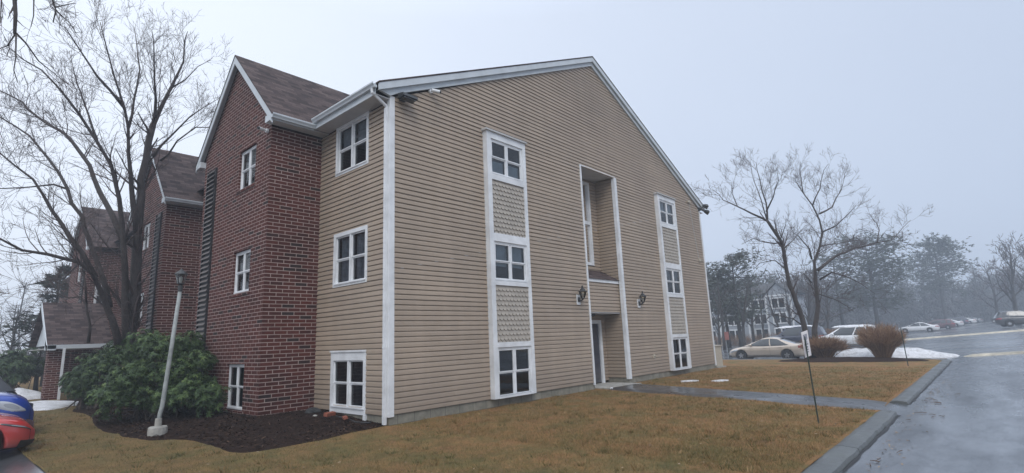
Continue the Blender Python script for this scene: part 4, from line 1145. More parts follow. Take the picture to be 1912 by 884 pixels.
# ================================================================== trees
def wander(rnd, p, d, L, n, curl=.25, up=.05):
    pts = [Vector(p)]; d = Vector(d).normalized(); st = L/n
    for i in range(n):
        d = (d+Vector((rnd.gauss(0, curl), rnd.gauss(0, curl), rnd.gauss(0, curl)+up))).normalized()
        pts.append(pts[-1]+d*st)
    return pts
def sprout(mb, rnd, pts, r0, r1, level, L, dens, maxl, ang=(.4, .95), up=.08, rmin=.004, start=.15):
    """side branches along a polyline"""
    seg = [(b-a).length for a, b in zip(pts, pts[1:])]; tot = sum(seg)
    n = max(1, int(dens*tot+rnd.random()))
    for _ in range(n):
        t = start+(1-start)*rnd.random(); s_ = t*tot; i = 0
        while i < len(seg)-1 and s_ > seg[i]: s_ -= seg[i]; i += 1
        p = pts[i].lerp(pts[i+1], s_/max(seg[i], 1e-6)); d = (pts[i+1]-pts[i]).normalized()
        ax = d.orthogonal().normalized(); ax.rotate(Matrix.Rotation(rnd.random()*6.283, 3, d))
        a = rnd.uniform(*ang); nd = (d*math.cos(a)+ax*math.sin(a)).normalized()
        l = L*rnd.uniform(.55, 1.25)*(1.1-.5*t)
        rr = max(rmin, (r0+(r1-r0)*t)*.45); k = 5 if level < 2 else 3
        q = wander(rnd, p, nd, l, k, .10, up)
        re = max(rmin*.7, rr*.3)
        mb.tube(q, [rr+(re-rr)*j/k for j in range(k+1)], 4 if rr > .012 else 3, cap=False)
        if level < maxl: sprout(mb, rnd, q, rr, re, level+1, L*.58, dens*1.28, maxl, ang, up, rmin, .1)

def traced_tree(name, label, limbs, base, seed, dens, L, maxl, group=None, mat=None, twig=None, rmin=.005, cat='tree', up=.08):
    """limbs: list of (points, r0, r1)"""
    rnd = random.Random(seed)
    t = thing(name, label, cat, base, group=group)
    mt = MB(); mc = MB()
    for pts, r0, r1 in limbs:
        # densify + slight irregularity
        q = [pts[0]]
        for a, b in zip(pts, pts[1:]):
            n = max(1, int((b-a).length/.45))
            for i in range(1, n+1):
                f = i/n; p = a.lerp(b, f); amp = .03*(1 if i < n else .3)
                q.append(p+Vector((rnd.gauss(0, amp), rnd.gauss(0, amp), rnd.gauss(0, amp))))
        n = len(q); mt.tube(q, [.86*(r0+(r1-r0)*(i/(n-1))**.75) for i in range(n)], 9 if r0 > .08 else 6)
        sprout(mc, rnd, q, r0*.5, r1, 0, L, dens, maxl, up=up, rmin=rmin, start=.28 if r0 > .1 else .1)
    mt.build('trunk', mat or X['bark'], t, smooth=True)
    mc.build('crown', twig or X['twig'], t)
    return t
def trace(pix, d0, d1=None):
    n = len(pix); d1 = d0 if d1 is None else d1
    return [at(x, y, d0+(d1-d0)*i/(n-1)) for i, (x, y) in enumerate(pix)]

D = 17.0
base = at(238, 690, D); base.z = 0
lim = []
jn = [(244, 700), (240, 640), (248, 598), (254, 540), (256, 470), (256, 440)]
lim.append(([Vector((at(244, 700, D).x, at(244, 700, D).y, -.1))]+trace(jn[1:], D), .27, .16))
lim.append((trace([(256, 440), (264, 370), (273, 300), (277, 265), (287, 231)], D, D+.3), .15, .11))
lim.append((trace([(287, 231), (303, 195), (319, 165), (333, 135), (342, 115), (346, 77), (351, 60)], D+.3, D+1.2), .09, .012))
lim.append((trace([(287, 231), (289, 205), (290, 185), (287, 130), (288, 77), (284, 58)], D+.3, D-.6), .07, .010))
lim.append((trace([(285, 292), (300, 272), (319, 254), (354, 219), (380, 200), (408, 185)], D+.2, D+1.6), .06, .010))
lim.append((trace([(300, 300), (315, 288), (331, 265), (365, 238), (396, 238), (412, 250)], D+.2, D-.8), .05, .008))
lim.append((trace([(319, 165), (345, 150), (370, 125), (392, 112)], D+.8, D+1.6), .035, .008))
lim.append((trace([(256, 440), (248, 380), (240, 290), (240, 238), (231, 200), (215, 146), (200, 92), (188, 42)], D, D-1.2), .13, .012))
lim.append((trace([(231, 200), (205, 168), (181, 142), (154, 100), (131, 65), (120, 50)], D-.6, D-1.6), .06, .009))
lim.append((trace([(240, 238), (246, 215), (256, 165), (262, 131), (254, 73), (250, 50)], D-.5, D+.9), .06, .009))
lim.append((trace([(238, 640), (233, 560), (231, 471), (224, 372), (208, 309), (181, 263), (149, 214), (127, 185), (77, 131), (42, 111), (20, 92)], D-.1, D-2.6), .16, .012))
lim.append((trace([(181, 263), (165, 215), (150, 175), (138, 130), (128, 95)], D-1.2, D-.4), .05, .008))
lim.append((trace([(231, 450), (199, 381), (167, 309), (131, 259), (68, 218), (42, 192), (0, 169), (-50, 150)], D-.2, D+1.8), .12, .014))
lim.append((trace([(224, 660), (217, 625), (191, 548), (174, 512), (149, 490), (90, 476), (41, 467), (0, 447), (-60, 430)], D-.3, D-3.4), .15, .02))
lim.append((trace([(178, 518), (150, 470), (131, 443), (95, 390), (63, 336), (27, 309), (0, 286), (-50, 250)], D-.9, D-2.2), .10, .014))
lim.append((trace([(205, 575), (185, 500), (160, 430), (127, 354), (90, 295), (54, 254), (0, 218), (-40, 190)], D-.3, D+.6), .11, .014))
lim.append((trace([(127, 354), (100, 345), (50, 350), (0, 352), (-40, 350)], D+.1, D-.8), .045, .01))
lim.append((trace([(149, 490), (120, 520), (80, 525), (30, 540)], D-1.6, D-2), .03, .008))
lim.append((trace([(165, 640), (168, 610), (161, 569), (150, 555), (129, 557), (98, 545), (60, 547)], D-1.0, D-1.2), .06, .012))
lim.append((trace([(161, 569), (160, 530), (150, 480), (140, 430)], D-1.0, D-.8), .045, .012))
traced_tree('bare_tree', 'large bare multi stemmed tree rising behind the rhododendron by the brick bays', lim, base, 5, 2.8, 1.45, 3, rmin=.004)

# overhanging tree whose trunk stands left of the frame
D2 = 7.2
tb = Vector((-9.2, 1.4, -.13)); fk = Vector((-8.7, 1.3, 4.2))
lim = [([tb, Vector((-9.05, 1.4, 2)), fk], .22, .17)]
e1 = trace([(-90, -150), (-20, -90), (60, -40), (68, 0), (70, 70), (30, 62)], D2+.6, D2)
lim.append(([fk, Vector((-8.2, .9, 6.2)), Vector((-7.4, .5, 7.4))]+trace([(10, -120), (25, -30), (26, 25), (30, 62)], D2+.3, D2), .10, .022))
lim.append((trace([(30, 62), (29, 108), (25, 131), (35, 154)], D2, D2-.2), .014, .005))
lim.append((trace([(30, 62), (50, 81), (73, 112), (92, 131), (123, 154)], D2, D2+.3), .016, .005))
lim.append((trace([(30, 62), (15, 85), (0, 93), (-20, 105)], D2, D2+.2), .012, .005))
lim.append((trace([(15, -60), (4, 0), (2, 40), (-6, 75)], D2+.2, D2-.3), .016, .005))
lim.append(([Vector((-7.9, .8, 6.7))]+trace([(70, -110), (92, -20), (104, 19), (100, 42)], D2+.5, D2+.4), .05, .008))
lim.append((trace([(104, 19), (118, 34), (127, 42), (142, 63)], D2+.4, D2+.6), .012, .005))
lim.append((trace([(104, 14), (125, 6), (143, 4)], D2+.4, D2+.1), .010, .005))
lim.append((trace([(40, -40), (62, -5), (63, 30), (58, 50)], D2+.2, D2+.1), .014, .005))
traced_tree('overhanging_tree', 'nearest bare tree whose knotted branch tips hang into the top left corner', lim, tb, 9, 5.0, .42, 2, rmin=.0032, up=-.02)

# right tree with two leaning stems
def Zt(l, d0, d1=None): return trace([(1300+x/2.6, 280+y/2.6) for x, y in l], d0, d1)
D3 = 26.6
b1, b2 = at(1507, 668, D3), at(1519, 668, D3)
def gnd(p): return Vector((p.x, p.y, T(p.x, p.y)-.1))
lim = [([gnd(b1)]+Zt([(530, 880), (500, 780), (455, 660), (435, 560), (415, 450), (370, 380), (345, 345)], D3, D3-.5), .19, .08)]
lim.append(([gnd(b2)]+Zt([(575, 870), (590, 760), (580, 640), (572, 540), (600, 470), (612, 400), (600, 340), (565, 270), (520, 210), (470, 130)], D3, D3+1), .20, .012))
for l, r0, d1 in [([(345, 345), (270, 310), (200, 275), (130, 245), (75, 190)], .07, -1.5), ([(345, 345), (340, 260), (310, 150), (290, 60)], .07, .8), ([(340, 300), (375, 230), (400, 150), (390, 90)], .05, -1.6),
                  ([(345, 345), (300, 200), (270, 110), (265, 60)], .045, 1.4), ([(415, 450), (340, 450), (280, 430), (220, 460)], .05, -1.2), ([(435, 580), (380, 535), (310, 550), (280, 580)], .045, 1.0),
                  ([(600, 310), (660, 280), (700, 200), (720, 130)], .06, 1.6), ([(612, 400), (680, 370), (740, 310), (775, 270)], .05, -1), ([(560, 530), (550, 480), (500, 420), (460, 380)], .055, -1.6),
                  ([(590, 585), (660, 525), (730, 495), (800, 470), (880, 450), (960, 430), (1000, 380), (1040, 340)], .10, 2.0), ([(880, 450), (890, 390), (860, 340), (840, 310)], .04, 2.4), ([(600, 630), (660, 595), (740, 620), (800, 650), (870, 700)], .065, -2),
                  ([(600, 470), (640, 460), (720, 450), (790, 440)], .045, 1.4), ([(560, 645), (520, 600), (470, 585)], .04, -1), ([(525, 860), (470, 820), (400, 805), (350, 800)], .055, 1), ([(595, 700), (680, 730), (760, 780)], .045, -1.5),
                  ([(565, 270), (600, 190), (620, 100), (640, 70)], .045, .4), ([(520, 210), (510, 140), (505, 60)], .035, 1.0), ([(425, 480), (470, 440), (500, 400), (530, 370)], .05, 1.5), ([(200, 275), (180, 220), (170, 160)], .03, -1.2)]:
    lim.append((Zt(l, D3, D3+d1), r0, .010))
traced_tree('bare_tree', 'bare tree with two leaning stems standing in the mulch bed by the kerb', lim, Vector((b1.x, b1.y, T(b1.x, b1.y))), 6, 2.5, 1.45, 3, rmin=.005)

# generic bare tree for the middle and far distance
def bare(mbt, mbc, rnd, p, h, r, nb=9, L=None, maxl=1, rmin=.012, dens=.9, fork=2):
    p = Vector(p); L = L or h*.32
    tr = wander(rnd, p, (rnd.gauss(0, .06), rnd.gauss(0, .06), 1), h*.85, 8, .06, .1)
    mbt.tube(tr, [r*(1-.85*i/8) for i in range(9)], 6)
    for k in range(nb):
        t = .25+.7*k/nb; i = min(7, int(t*8)); q0 = tr[i].lerp(tr[i+1], t*8-i)
        a = k*2.4+rnd.random(); el = rnd.uniform(.5, 1.1)
        d = Vector((math.cos(a)*math.cos(el), math.sin(a)*math.cos(el), math.sin(el)))
        rr = r*(1-.85*t)*.6; q = wander(rnd, q0, d, L*rnd.uniform(.7, 1.2)*(1.1-.4*t), 6, .12, .06)
        mbt.tube(q, [max(rmin, rr*(1-.8*j/6)) for j in range(7)], 4)
        sprout(mbc, rnd, q, rr*.7, rmin, 0, L*.38, dens, maxl, rmin=rmin, up=.06)
    sprout(mbc, rnd, tr[4:], r*.3, rmin, 0, L*.4, dens, maxl, rmin=rmin, up=.06)
def bare_thing(label, p, h, r, seed, rmin=.012, dens=.9, nb=10, group=None, maxl=1):
    rnd = random.Random(seed); p = Vector((p[0], p[1], T(p[0], p[1])-.05))
    t = thing('bare_tree', label, 'tree', p, group=group)
    a, b = MB(), MB(); bare(a, b, rnd, p, h, r, nb, None, maxl, rmin, dens)
    a.build('trunk', X['barkfar'], t, smooth=True); b.build('crown', X['twig'], t)
def conifer(label, p, h, rad, seed, name='pine_tree', tier=None, bare_frac=.15, shape='cone', group=None, n=900, ls=.5, mat='needle'):
    rnd = random.Random(seed); p = Vector((p[0], p[1], T(p[0], p[1])-.05))
    t = thing(name, label, 'tree', p, group=group)
    a, b = MB(), MB()
    tr = wander(rnd, p, (0, 0, 1), h*.97, 8, .025, .1); a.tube(tr, [h*.022*(1-.9*i/8)+.01 for i in range(9)], 7)
    lv = int(h*(1.6 if shape == 'cone' else 1.15))
    for k in range(lv):
        f = bare_frac+(1-bare_frac)*(k+rnd.random()*.5)/lv
        z = h*f; i = min(7, int(f*8)); c = tr[i].lerp(tr[i+1], f*8-i)
        if shape == 'cone': R_ = rad*(1-f)**.8*1.15+.15
        else: R_ = rad*math.sin(math.pi*min(1, .12+.9*(1-f)))**.7*rnd.uniform(.65, 1.15)+.1
        m = rnd.randint(4, 6)
        for j in range(m):
            w = rnd.random()*6.283; l = R_*rnd.uniform(.6, 1.1); d = Vector((math.cos(w), math.sin(w), rnd.uniform(-.2, .5)))
            e = c+d*l; a.tube([c, c.lerp(e, .6)+Vector((0, 0, .03*l)), e], [.02+.012*l, .015+.006*l, .01], 4, cap=False)
            cl = max(6, int(n*l/(R_*m*lv)*1.0))
            for q in range(cl):
                u = rnd.uniform(.22, 1.05); s_ = ls*rnd.uniform(.5, 1.1)*(.5+.5*u)
                pc = c.lerp(e, u)+Vector((rnd.gauss(0, .16*l), rnd.gauss(0, .16*l), rnd.gauss(0, .12*l)+.05))
                for _ in range(3):
                    dd = (d*.8+Vector((rnd.gauss(0, .7), rnd.gauss(0, .7), rnd.gauss(0, .35)))).normalized(); sd = dd.orthogonal().normalized()*s_*.16
                    sd.rotate(Matrix.Rotation(rnd.random()*6.28, 3, dd))
                    b.add([pc-sd, pc+sd, pc+dd*s_], [(0, 1, 2)])
    a.build('trunk', X['barkfar'], t, smooth=True); b.build('crown', X[mat], t)

def pt(px, py, d): v = at(px, py, d); return (v.x, v.y)
# trees before the grey townhouses
bare_thing('slender bare tree against the left end of the grey townhouses', pt(1352, 640, 47), 7.5, .15, 1, .014, .8)
bare_thing('bare tree with a forked trunk before the grey townhouses above the sedan hood', pt(1388, 640, 46), 7.0, .17, 2, .014, .8)
bare_thing('low bare tree beside the right end of the grey townhouses', pt(1465, 640, 50), 6.6, .15, 3, .014, .8)
bare_thing('thin bare tree between the townhouses and the leaning tree', pt(1428, 640, 56), 7.4, .13, 13, .016, .8)
bare_thing('dense bushy bare tree before the middle of the grey townhouses', pt(1408, 640, 52), 7.8, .16, 91, .014, 1.5, 14)
bare_thing('spreading bare tree before the right gable of the grey townhouses', pt(1482, 640, 54), 7.4, .16, 92, .014, 1.5, 14)
bare_thing('bushy bare tree at the right end wall of the grey townhouses', pt(1518, 640, 55), 7.8, .17, 94, .014, 1.9, 15)
bare_thing('wide bare tree right of the townhouses behind the leaning stems', pt(1548, 640, 60), 8.2, .18, 95, .016, 1.9, 15)
bare_thing('upright bare tree just right of the tan building corner', pt(1343, 640, 44), 6.2, .13, 93, .012, 1.3, 12)
conifer('tall soft green pine in front of the grey townhouses', pt(1384, 640, 50), 9.4, 2.9, 4, bare_frac=.26, shape='round', n=4200, ls=.36, mat='needlehaze')
conifer('soft hazy pine close beside the tall one before the grey townhouses', pt(1362, 640, 51), 7.8, 2.2, 45, bare_frac=.3, shape='round', n=3000, ls=.34, mat='needlehaze')
conifer('shorter round topped pine behind the grey townhouses roofline', pt(1415, 640, 70), 8.6, 3.0, 44, bare_frac=.3, shape='round', n=1500, ls=0.5249999999999999, mat='needlehaze')
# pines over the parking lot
conifer('tall flat topped pine standing alone above the row of parked cars', pt(1768, 600, 104), 17.8, 5.2, 14, bare_frac=.42, shape='round', n=4200, ls=0.75, mat='needlehaze')
conifer('broad hazy pine behind the leaning bare tree', pt(1640, 610, 80), 15.2, 5.5, 15, bare_frac=.28, shape='round', n=4200, ls=0.675, mat='needlehaze')
conifer('hazy pine left of the broad one behind the bare tree crown', pt(1575, 610, 88), 14.2, 4.6, 16, bare_frac=.3, shape='round', n=1700, ls=0.7124999999999999, mat='needlehaze')
bare_thing('dark spreading bare tree at the right edge beyond the dark car', pt(1900, 600, 66), 11.5, .30, 17, .020, 1.7, 15, maxl=2)
bare_thing('second dark bare tree just outside the right edge', pt(1945, 600, 70), 12.5, .30, 18, .020, 1.7, 15, maxl=2)
bare_thing('smaller bare tree left of the dark spreading tree at the right edge', pt(1862, 600, 84), 11.0, .26, 19, .022, 1.6, 13, maxl=2)
# far wood
def far_wood():
    rnd = random.Random(23); a, b = MB(), MB()
    for k in range(170):
        px = rnd.uniform(1335, 2060); d = rnd.uniform(118, 165)
        if px < 1540: d = rnd.uniform(80, 120)
        x, y = pt(px, 600, d); h = rnd.uniform(9, 13.5)*(1 if px > 1540 else .75)
        p = Vector((x, y, T(x, y)-.1))
        tr = wander(rnd, p, (0, 0, 1), h, 6, .05, .1); a.tube(tr, [.2*(1-.8*i/6)+.03 for i in range(7)], 5, cap=False)
        for q in range(80):
            f = rnd.uniform(.05, 1.0); i = min(5, int(f*6)); c = tr[i].lerp(tr[i+1], f*6-i); w = rnd.random()*6.283; el = rnd.uniform(-.1, 1.2)
            l = rnd.uniform(1.2, 3.6)*(1.15-.6*f)
            bq = wander(rnd, c, (math.cos(w)*math.cos(el), math.sin(w)*math.cos(el), math.sin(el)), l, 3, .25, .05)
            a.tube(bq, [.05, .04, .03, .02], 3, cap=False)
            for _ in range(4):
                c2 = bq[rnd.randint(1, 3)]; e = c2+Vector((rnd.gauss(0, .7), rnd.gauss(0, .7), rnd.gauss(.2, .6))); a.tube([c2, e], [.03, .012], 3, cap=False)
        if k % 3 == 0:
            for q in range(260):
                f = rnd.uniform(.15, .95); R_ = 2.6*(1-f)+.4; w = rnd.random()*6.283; rr = R_*math.sqrt(rnd.random())
                pc = p+Vector((rr*math.cos(w)+1.5, rr*math.sin(w), f*h*.95)); s_ = rnd.uniform(.3, .8)
                dd = Vector((rnd.gauss(0, 1), rnd.gauss(0, 1), rnd.gauss(-.1, .5))).normalized(); sd = dd.orthogonal().normalized()*s_*.3
                a.add([pc-sd, pc+sd, pc+dd*s_], [(0, 1, 2)])
    # understorey thicket
    for k in range(26000):
        px = rnd.uniform(1330, 2080); d = rnd.uniform(112, 170) if px > 1540 else rnd.uniform(72, 118)
        x, y = pt(px, 600, d); z = T(x, y)+rnd.random()**1.4*9.5; s_ = rnd.uniform(.5, 1.8)
        dd = Vector((rnd.gauss(0, .6), rnd.gauss(0, .6), rnd.gauss(.5, .5))).normalized(); sd = dd.orthogonal().normalized()*s_*.10
        pc = Vector((x, y, z)); a.add([pc-sd, pc+sd, pc+dd*s_], [(0, 1, 2)])
    struct(a.build('far_woods', X['wood']), 'stuff')
far_wood()
# left background
conifer('dark shaggy hemlock behind the porch roof', pt(88, 660, 31), 7.6, 2.0, 51, name='hemlock_tree', bare_frac=.1, n=2600, ls=.4)
conifer('dark tall evergreen behind the large bare tree', pt(150, 660, 42), 10.5, 2.2, 52, name='hemlock_tree', bare_frac=.1, n=1800, ls=.5)
bare_thing('small slim bare tree far left beyond the parked cars', pt(30, 660, 30), 5.2, .10, 53, .008, 1.3, 11)
bare_thing('gnarled bare tree leaning toward the porch from the left', pt(75, 660, 27), 4.2, .12, 54, .008, 1.4, 10)
def left_wood():
    rnd = random.Random(29); a = MB()
    for k in range(46):
        px = rnd.uniform(-160, 175); d = rnd.uniform(52, 85); x, y = pt(px, 650, d); h = rnd.uniform(6.5, 12)
        p = Vector((x, y, T(x, y)-.1)); tr = wander(rnd, p, (0, 0, 1), h, 6, .06, .1); a.tube(tr, [.14*(1-.8*i/6)+.02 for i in range(7)], 5, cap=False)
        for q in range(55):
            f = rnd.uniform(.1, 1.0); i = min(5, int(f*6)); c = tr[i].lerp(tr[i+1], f*6-i); w = rnd.random()*6.283; el = rnd.uniform(.0, 1.2)
            bq = wander(rnd, c, (math.cos(w)*math.cos(el), math.sin(w)*math.cos(el), math.sin(el)), rnd.uniform(.8, 2.6), 3, .22, .05)
            a.tube(bq, [.03, .024, .018, .012], 3, cap=False)
            for _ in range(3):
                c2 = bq[rnd.randint(1, 3)]; e = c2+Vector((rnd.gauss(0, .4), rnd.gauss(0, .4), rnd.gauss(.15, .35))); a.tube([c2, e], [.016, .008], 3, cap=False)
    for k in range(3500):
        px = rnd.uniform(-200, 120); d = rnd.uniform(48, 80); x, y = pt(px, 650, d); z = T(x, y)+rnd.random()*2.0; s_ = rnd.uniform(.3, .8)
        dd = Vector((rnd.gauss(0, .5), rnd.gauss(0, .5), rnd.gauss(.6, .4))).normalized(); sd = dd.orthogonal().normalized()*s_*.09
        pc = Vector((x, y, z)); a.add([pc-sd, pc+sd, pc+dd*s_], [(0, 1, 2)])
    struct(a.build('left_woods', X['wood']), 'stuff')
left_wood()

# ================================================================== shrubs
def rhodo(label, lobes, base, seed, n, leaf=.12, dark=0.0):
    """lobes: (cx,cy,cz,rx,ry,rz); whorls of drooping leaves over a lumpy shell"""
    rnd = random.Random(seed); t = thing('rhododendron', label, 'shrub', base)
    mb = MB(); tone = []; st = MB()
    big = lobes; lobes = []
    for l in big:
        lobes.append((l[0], l[1], l[2], l[3]*.72, l[4]*.72, l[5]*.72))
        for _ in range(11):
            z = rnd.uniform(-.65, 1); a = rnd.random()*6.283; s_ = math.sqrt(max(0, 1-z*z)); r_ = rnd.uniform(.26, .44)
            lobes.append((l[0]+l[3]*.82*s_*math.cos(a), l[1]+l[4]*.82*s_*math.sin(a), l[2]+l[5]*.80*z, r_, r_, r_*.75))
    vol = [l[3]*l[5]+l[4]*l[5] for l in lobes]; vol = [v*(.55 if i % 12 == 0 else 1) for i, v in enumerate(vol)]; tot = sum(vol)
    for l, v in zip(lobes, vol):
        cx, cy, cz, rx, ry_, rz = l
        for _ in range(int(n*v/tot)):
            z = rnd.uniform(-.45, 1); a = rnd.random()*6.283; s_ = math.sqrt(max(0, 1-z*z))
            dn_ = Vector((s_*math.cos(a), s_*math.sin(a), z)); k = (1+.22*nz(dn_.x*2+cx, dn_.y*2+cy, dn_.z*2+cz, 1.2))*(1-.34*rnd.random()**2)
            c = Vector((cx+dn_.x*rx*k, cy+dn_.y*ry_*k, cz+dn_.z*rz*k))
            if c.z < base[2]+.06: continue
            if c.x > -1.42 and 2.9 < c.y < 15: c.x = -1.42-rnd.random()*.12
            axis = (dn_+Vector((rnd.gauss(0, .3), rnd.gauss(0, .3), .55+rnd.gauss(0, .25)))).normalized()
            o1 = axis.orthogonal().normalized(); o1.rotate(Matrix.Rotation(rnd.random()*6.28, 3, axis)); o2 = axis.cross(o1)
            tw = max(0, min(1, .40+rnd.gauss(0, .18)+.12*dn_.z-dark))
            m = rnd.randint(6, 9); ll = leaf*rnd.uniform(.75, 1.3)
            for q in range(m):
                w = 2*math.pi*q/m+rnd.gauss(0, .2); rd = o1*math.cos(w)+o2*math.sin(w); droop = rnd.uniform(.1, 1.05)
                d1 = (rd+axis*(.25-droop*.3)).normalized(); d2 = (rd-axis*droop-Vector((0, 0, .25))).normalized()
                sd = axis.cross(rd).normalized()*ll*rnd.uniform(.11, .15)
                p0 = c; p1 = c+d1*ll*.5; p2 = p1+d2*ll*.55; up_ = axis*ll*.03
                mb.add([p0-sd*.3, p0+sd*.3, p1+sd+up_, p1-up_*.5, p1-sd+up_, p2], [(0, 1, 2, 3), (0, 3, 4), (3, 2, 5), (4, 3, 5)])
                tv = max(0, min(1, tw+rnd.gauss(0, .08))); tone += [tv]*4
    for l in big:
        for _ in range(14):
            a = rnd.random()*6.28; e = Vector((l[0]+l[3]*.75*math.cos(a)*rnd.random(), l[1]+l[4]*.75*math.sin(a)*rnd.random(), l[2]+l[5]*.5*rnd.uniform(-.6, 1)))
            b0_ = Vector((base[0]+rnd.gauss(0, .25), base[1]+rnd.gauss(0, .4), base[2])); mid_ = b0_.lerp(e, .5)+Vector((rnd.gauss(0, .1), rnd.gauss(0, .1), .1))
            st.tube([b0_, mid_, e], [.022, .016, .008], 5, cap=False)
    mb.build('foliage', X['leaf'], t, tone=tone); st.build('stems', X['stem'], t)
rhodo('large rhododendron by the leaning lamp post against the brick', [(-2.35, 6.0, .95, .95, 1.25, .95), (-2.0, 5.4, .8, .7, .9, .8), (-2.65, 7.2, 1.0, .8, 1.1, 1.0), (-2.2, 7.3, 1.35, .8, 1.2, .85), (-1.9, 4.75, .55, .5, .6, .5), (-2.9, 6.3, .5, .65, .9, .5), (-1.75, 6.2, 1.25, .45, .8, .75)], (-2.3, 6.4, .05), 61, 4300, .092)
rhodo('second rhododendron farther back, left of the large one', [(-2.45, 11.6, .8, .62, .9, .8), (-2.3, 12.9, .95, .68, 1.0, .95), (-2.15, 12.0, 1.25, .55, .9, .65), (-2.4, 14.0, .65, .55, .7, .65)], (-2.6, 11.8, .05), 62, 2900, .10, .06)
rhodo('dark evergreen shrub behind the porch pier at far left', [(-3.6, 25.0, .95, .9, 1.2, 1.0), (-2.9, 26.5, 1.1, .9, 1.2, 1.1)], (-3.3, 25.6, .0), 63, 800, .2, .16)

def twig_bush(label, p, rx, ry_, h, n, seed, name='twig_shrub', inten=0.0, flat=False):
    rnd = random.Random(seed); p = Vector((p[0], p[1], T(p[0], p[1])-.03+(.12 if flat else .08)))
    t = thing(name, label, 'shrub', p); mb = MB(); tone = []; mt = MB()
    for _ in range(n):
        a = rnd.random()*6.283; r_ = math.sqrt(rnd.random()); hh = h*rnd.uniform(.55, 1.02)*(1-.22*r_**3)
        e = p+Vector((rx*r_*math.cos(a), ry_*r_*math.sin(a), hh)); b0_ = p+Vector((rx*.22*r_*math.cos(a)+rnd.gauss(0, .05), ry_*.22*r_*math.sin(a)+rnd.gauss(0, .05), 0))
        m_ = b0_.lerp(e, .45)+Vector((rnd.gauss(0, .05), rnd.gauss(0, .05), .10*h))
        f0 = len(mb.f); r0 = rnd.uniform(.007, .014); mb.tube([b0_, m_, e], [r0, r0*.8, r0*.4], 3, cap=False); tv = min(1, max(0, rnd.gauss(.45, .22)+inten)); tone += [tv]*(len(mb.f)-f0)
        for _ in range(7):
            u = rnd.uniform(.35, 1); c = m_.lerp(e, u); d = ((e-m_).normalized()+Vector((rnd.gauss(0, .5), rnd.gauss(0, .5), rnd.gauss(.1, .35)))).normalized()
            f0 = len(mb.f); mb.tube([c, c+d*rnd.uniform(.12, .34)], [.006, .003], 3, cap=False); tone += [min(1, tv+.12*rnd.random())]*(len(mb.f)-f0)
    mb.build('twigs', X['brush'], t, tone=tone)
    for _ in range(10):
        a = rnd.random()*6.28; mt.tube([p+Vector((rnd.gauss(0, .1), rnd.gauss(0, .1), -.1)), p+Vector((.3*rx*math.cos(a), .3*ry_*math.sin(a), h*.45))], [.02, .01], 5)
    mt.build('stems', X['stem'], t)
twig_bush('rounded orange brown twiggy shrub beside the snow pile at the kerb corner', (22.9, -5.25), .95, .95, 1.45, 620, 71)
twig_bush('low clipped reddish brown shrub under the leaning bare tree', (23.3, -2.85), .8, 1.0, .95, 620, 72, inten=-.12)
def hedge(label, x0, y0, x1, y1, w, h, n, seed):
    rnd = random.Random(seed); cx, cy = (x0+x1)/2, (y0+y1)/2; t = thing('brown_hedge', label, 'hedge', (cx, cy, T(cx, cy))); mb = MB(); tone = []
    for _ in range(n):
        u = rnd.random(); x = x0+(x1-x0)*u+rnd.gauss(0, w*.3); y = y0+(y1-y0)*u+rnd.gauss(0, w*.3); z = T(x, y); hh = h*rnd.uniform(.5, 1.1)
        e = Vector((x+rnd.gauss(0, .25), y+rnd.gauss(0, .25), z+hh)); m_ = Vector((x, y, z)).lerp(e, .5)+Vector((rnd.gauss(0, .08), rnd.gauss(0, .08), 0))
        f0 = len(mb.f); mb.tube([(x, y, z-.05), m_, e], [.014, .012, .006], 3, cap=False)
        for _ in range(4):
            c = m_.lerp(e, rnd.random()); mb.tube([c, c+Vector((rnd.gauss(0, .18), rnd.gauss(0, .18), rnd.uniform(.05, .3)))], [.009, .005], 3, cap=False)
        tone += [min(1, max(0, rnd.gauss(.35, .2)))]*(len(mb.f)-f0)
    mb.build('twigs', X['brush'], t, tone=tone)
hedge('long russet hedge behind the snow covered white car', 43.5, -2.9, 43.5, 4.5, 1.0, 1.25, 1100, 73)
hedge('dark low hedge under the windows of the grey townhouses', 54.6, 8, 54.6, 21, .8, 1.0, 700, 74)

# ================================================================== grey townhouses
gx0, gy0, gy1 = 57.0, 6.6, 25.0
gzb = T(56, 10)
t = thing('grey_townhouses', 'row of pale grey three storey townhouses behind the trees and the sedan', 'building', (gx0, 15, gzb))
FT = (Vector((gx0, 0, gzb)), Vector((0, 1, 0)), Vector((-1, 0, 0)))
mb = MB(); mb.box(gx0, gx0+5, gy0, gy1, gzb-.5, gzb+5.5)
segs = [(6.6, 9.3, .9), (9.3, 11.2, 0), (11.2, 14.6, .9), (14.6, 17.6, 0), (17.6, 21, .9), (21, 25, 0)]
for a, b, pr_ in segs:
    if pr_:
        mb.box(gx0-pr_, gx0+.1, a, b, gzb-.5, gzb+5.25)
        mb.prism([(gx0-pr_, a, gzb+5.25), (gx0-pr_, b, gzb+5.25), (gx0-pr_, (a+b)/2, gzb+6.5)], (5, 0, 0))
mb.build('wall', X['greysiding'], t)
mb = MB(); mb.prism([(gx0-.3, gy0-.3, gzb+5.45), (gx0+2.5, gy0-.3, gzb+6.8), (gx0+5.3, gy0-.3, gzb+5.45)], (0, gy1-gy0+.6, 0))
for a, b, pr_ in segs:
    if pr_:
        m_ = (a+b)/2
        for e in (a-.25, b+.25): mb.add([(gx0-pr_-.2, e, gzb+5.1), (gx0+4, e, gzb+5.1), (gx0+4, m_, gzb+6.6), (gx0-pr_-.2, m_, gzb+6.6)], [(0, 1, 2, 3)])
mb.build('roof', X['darkroof'], t)
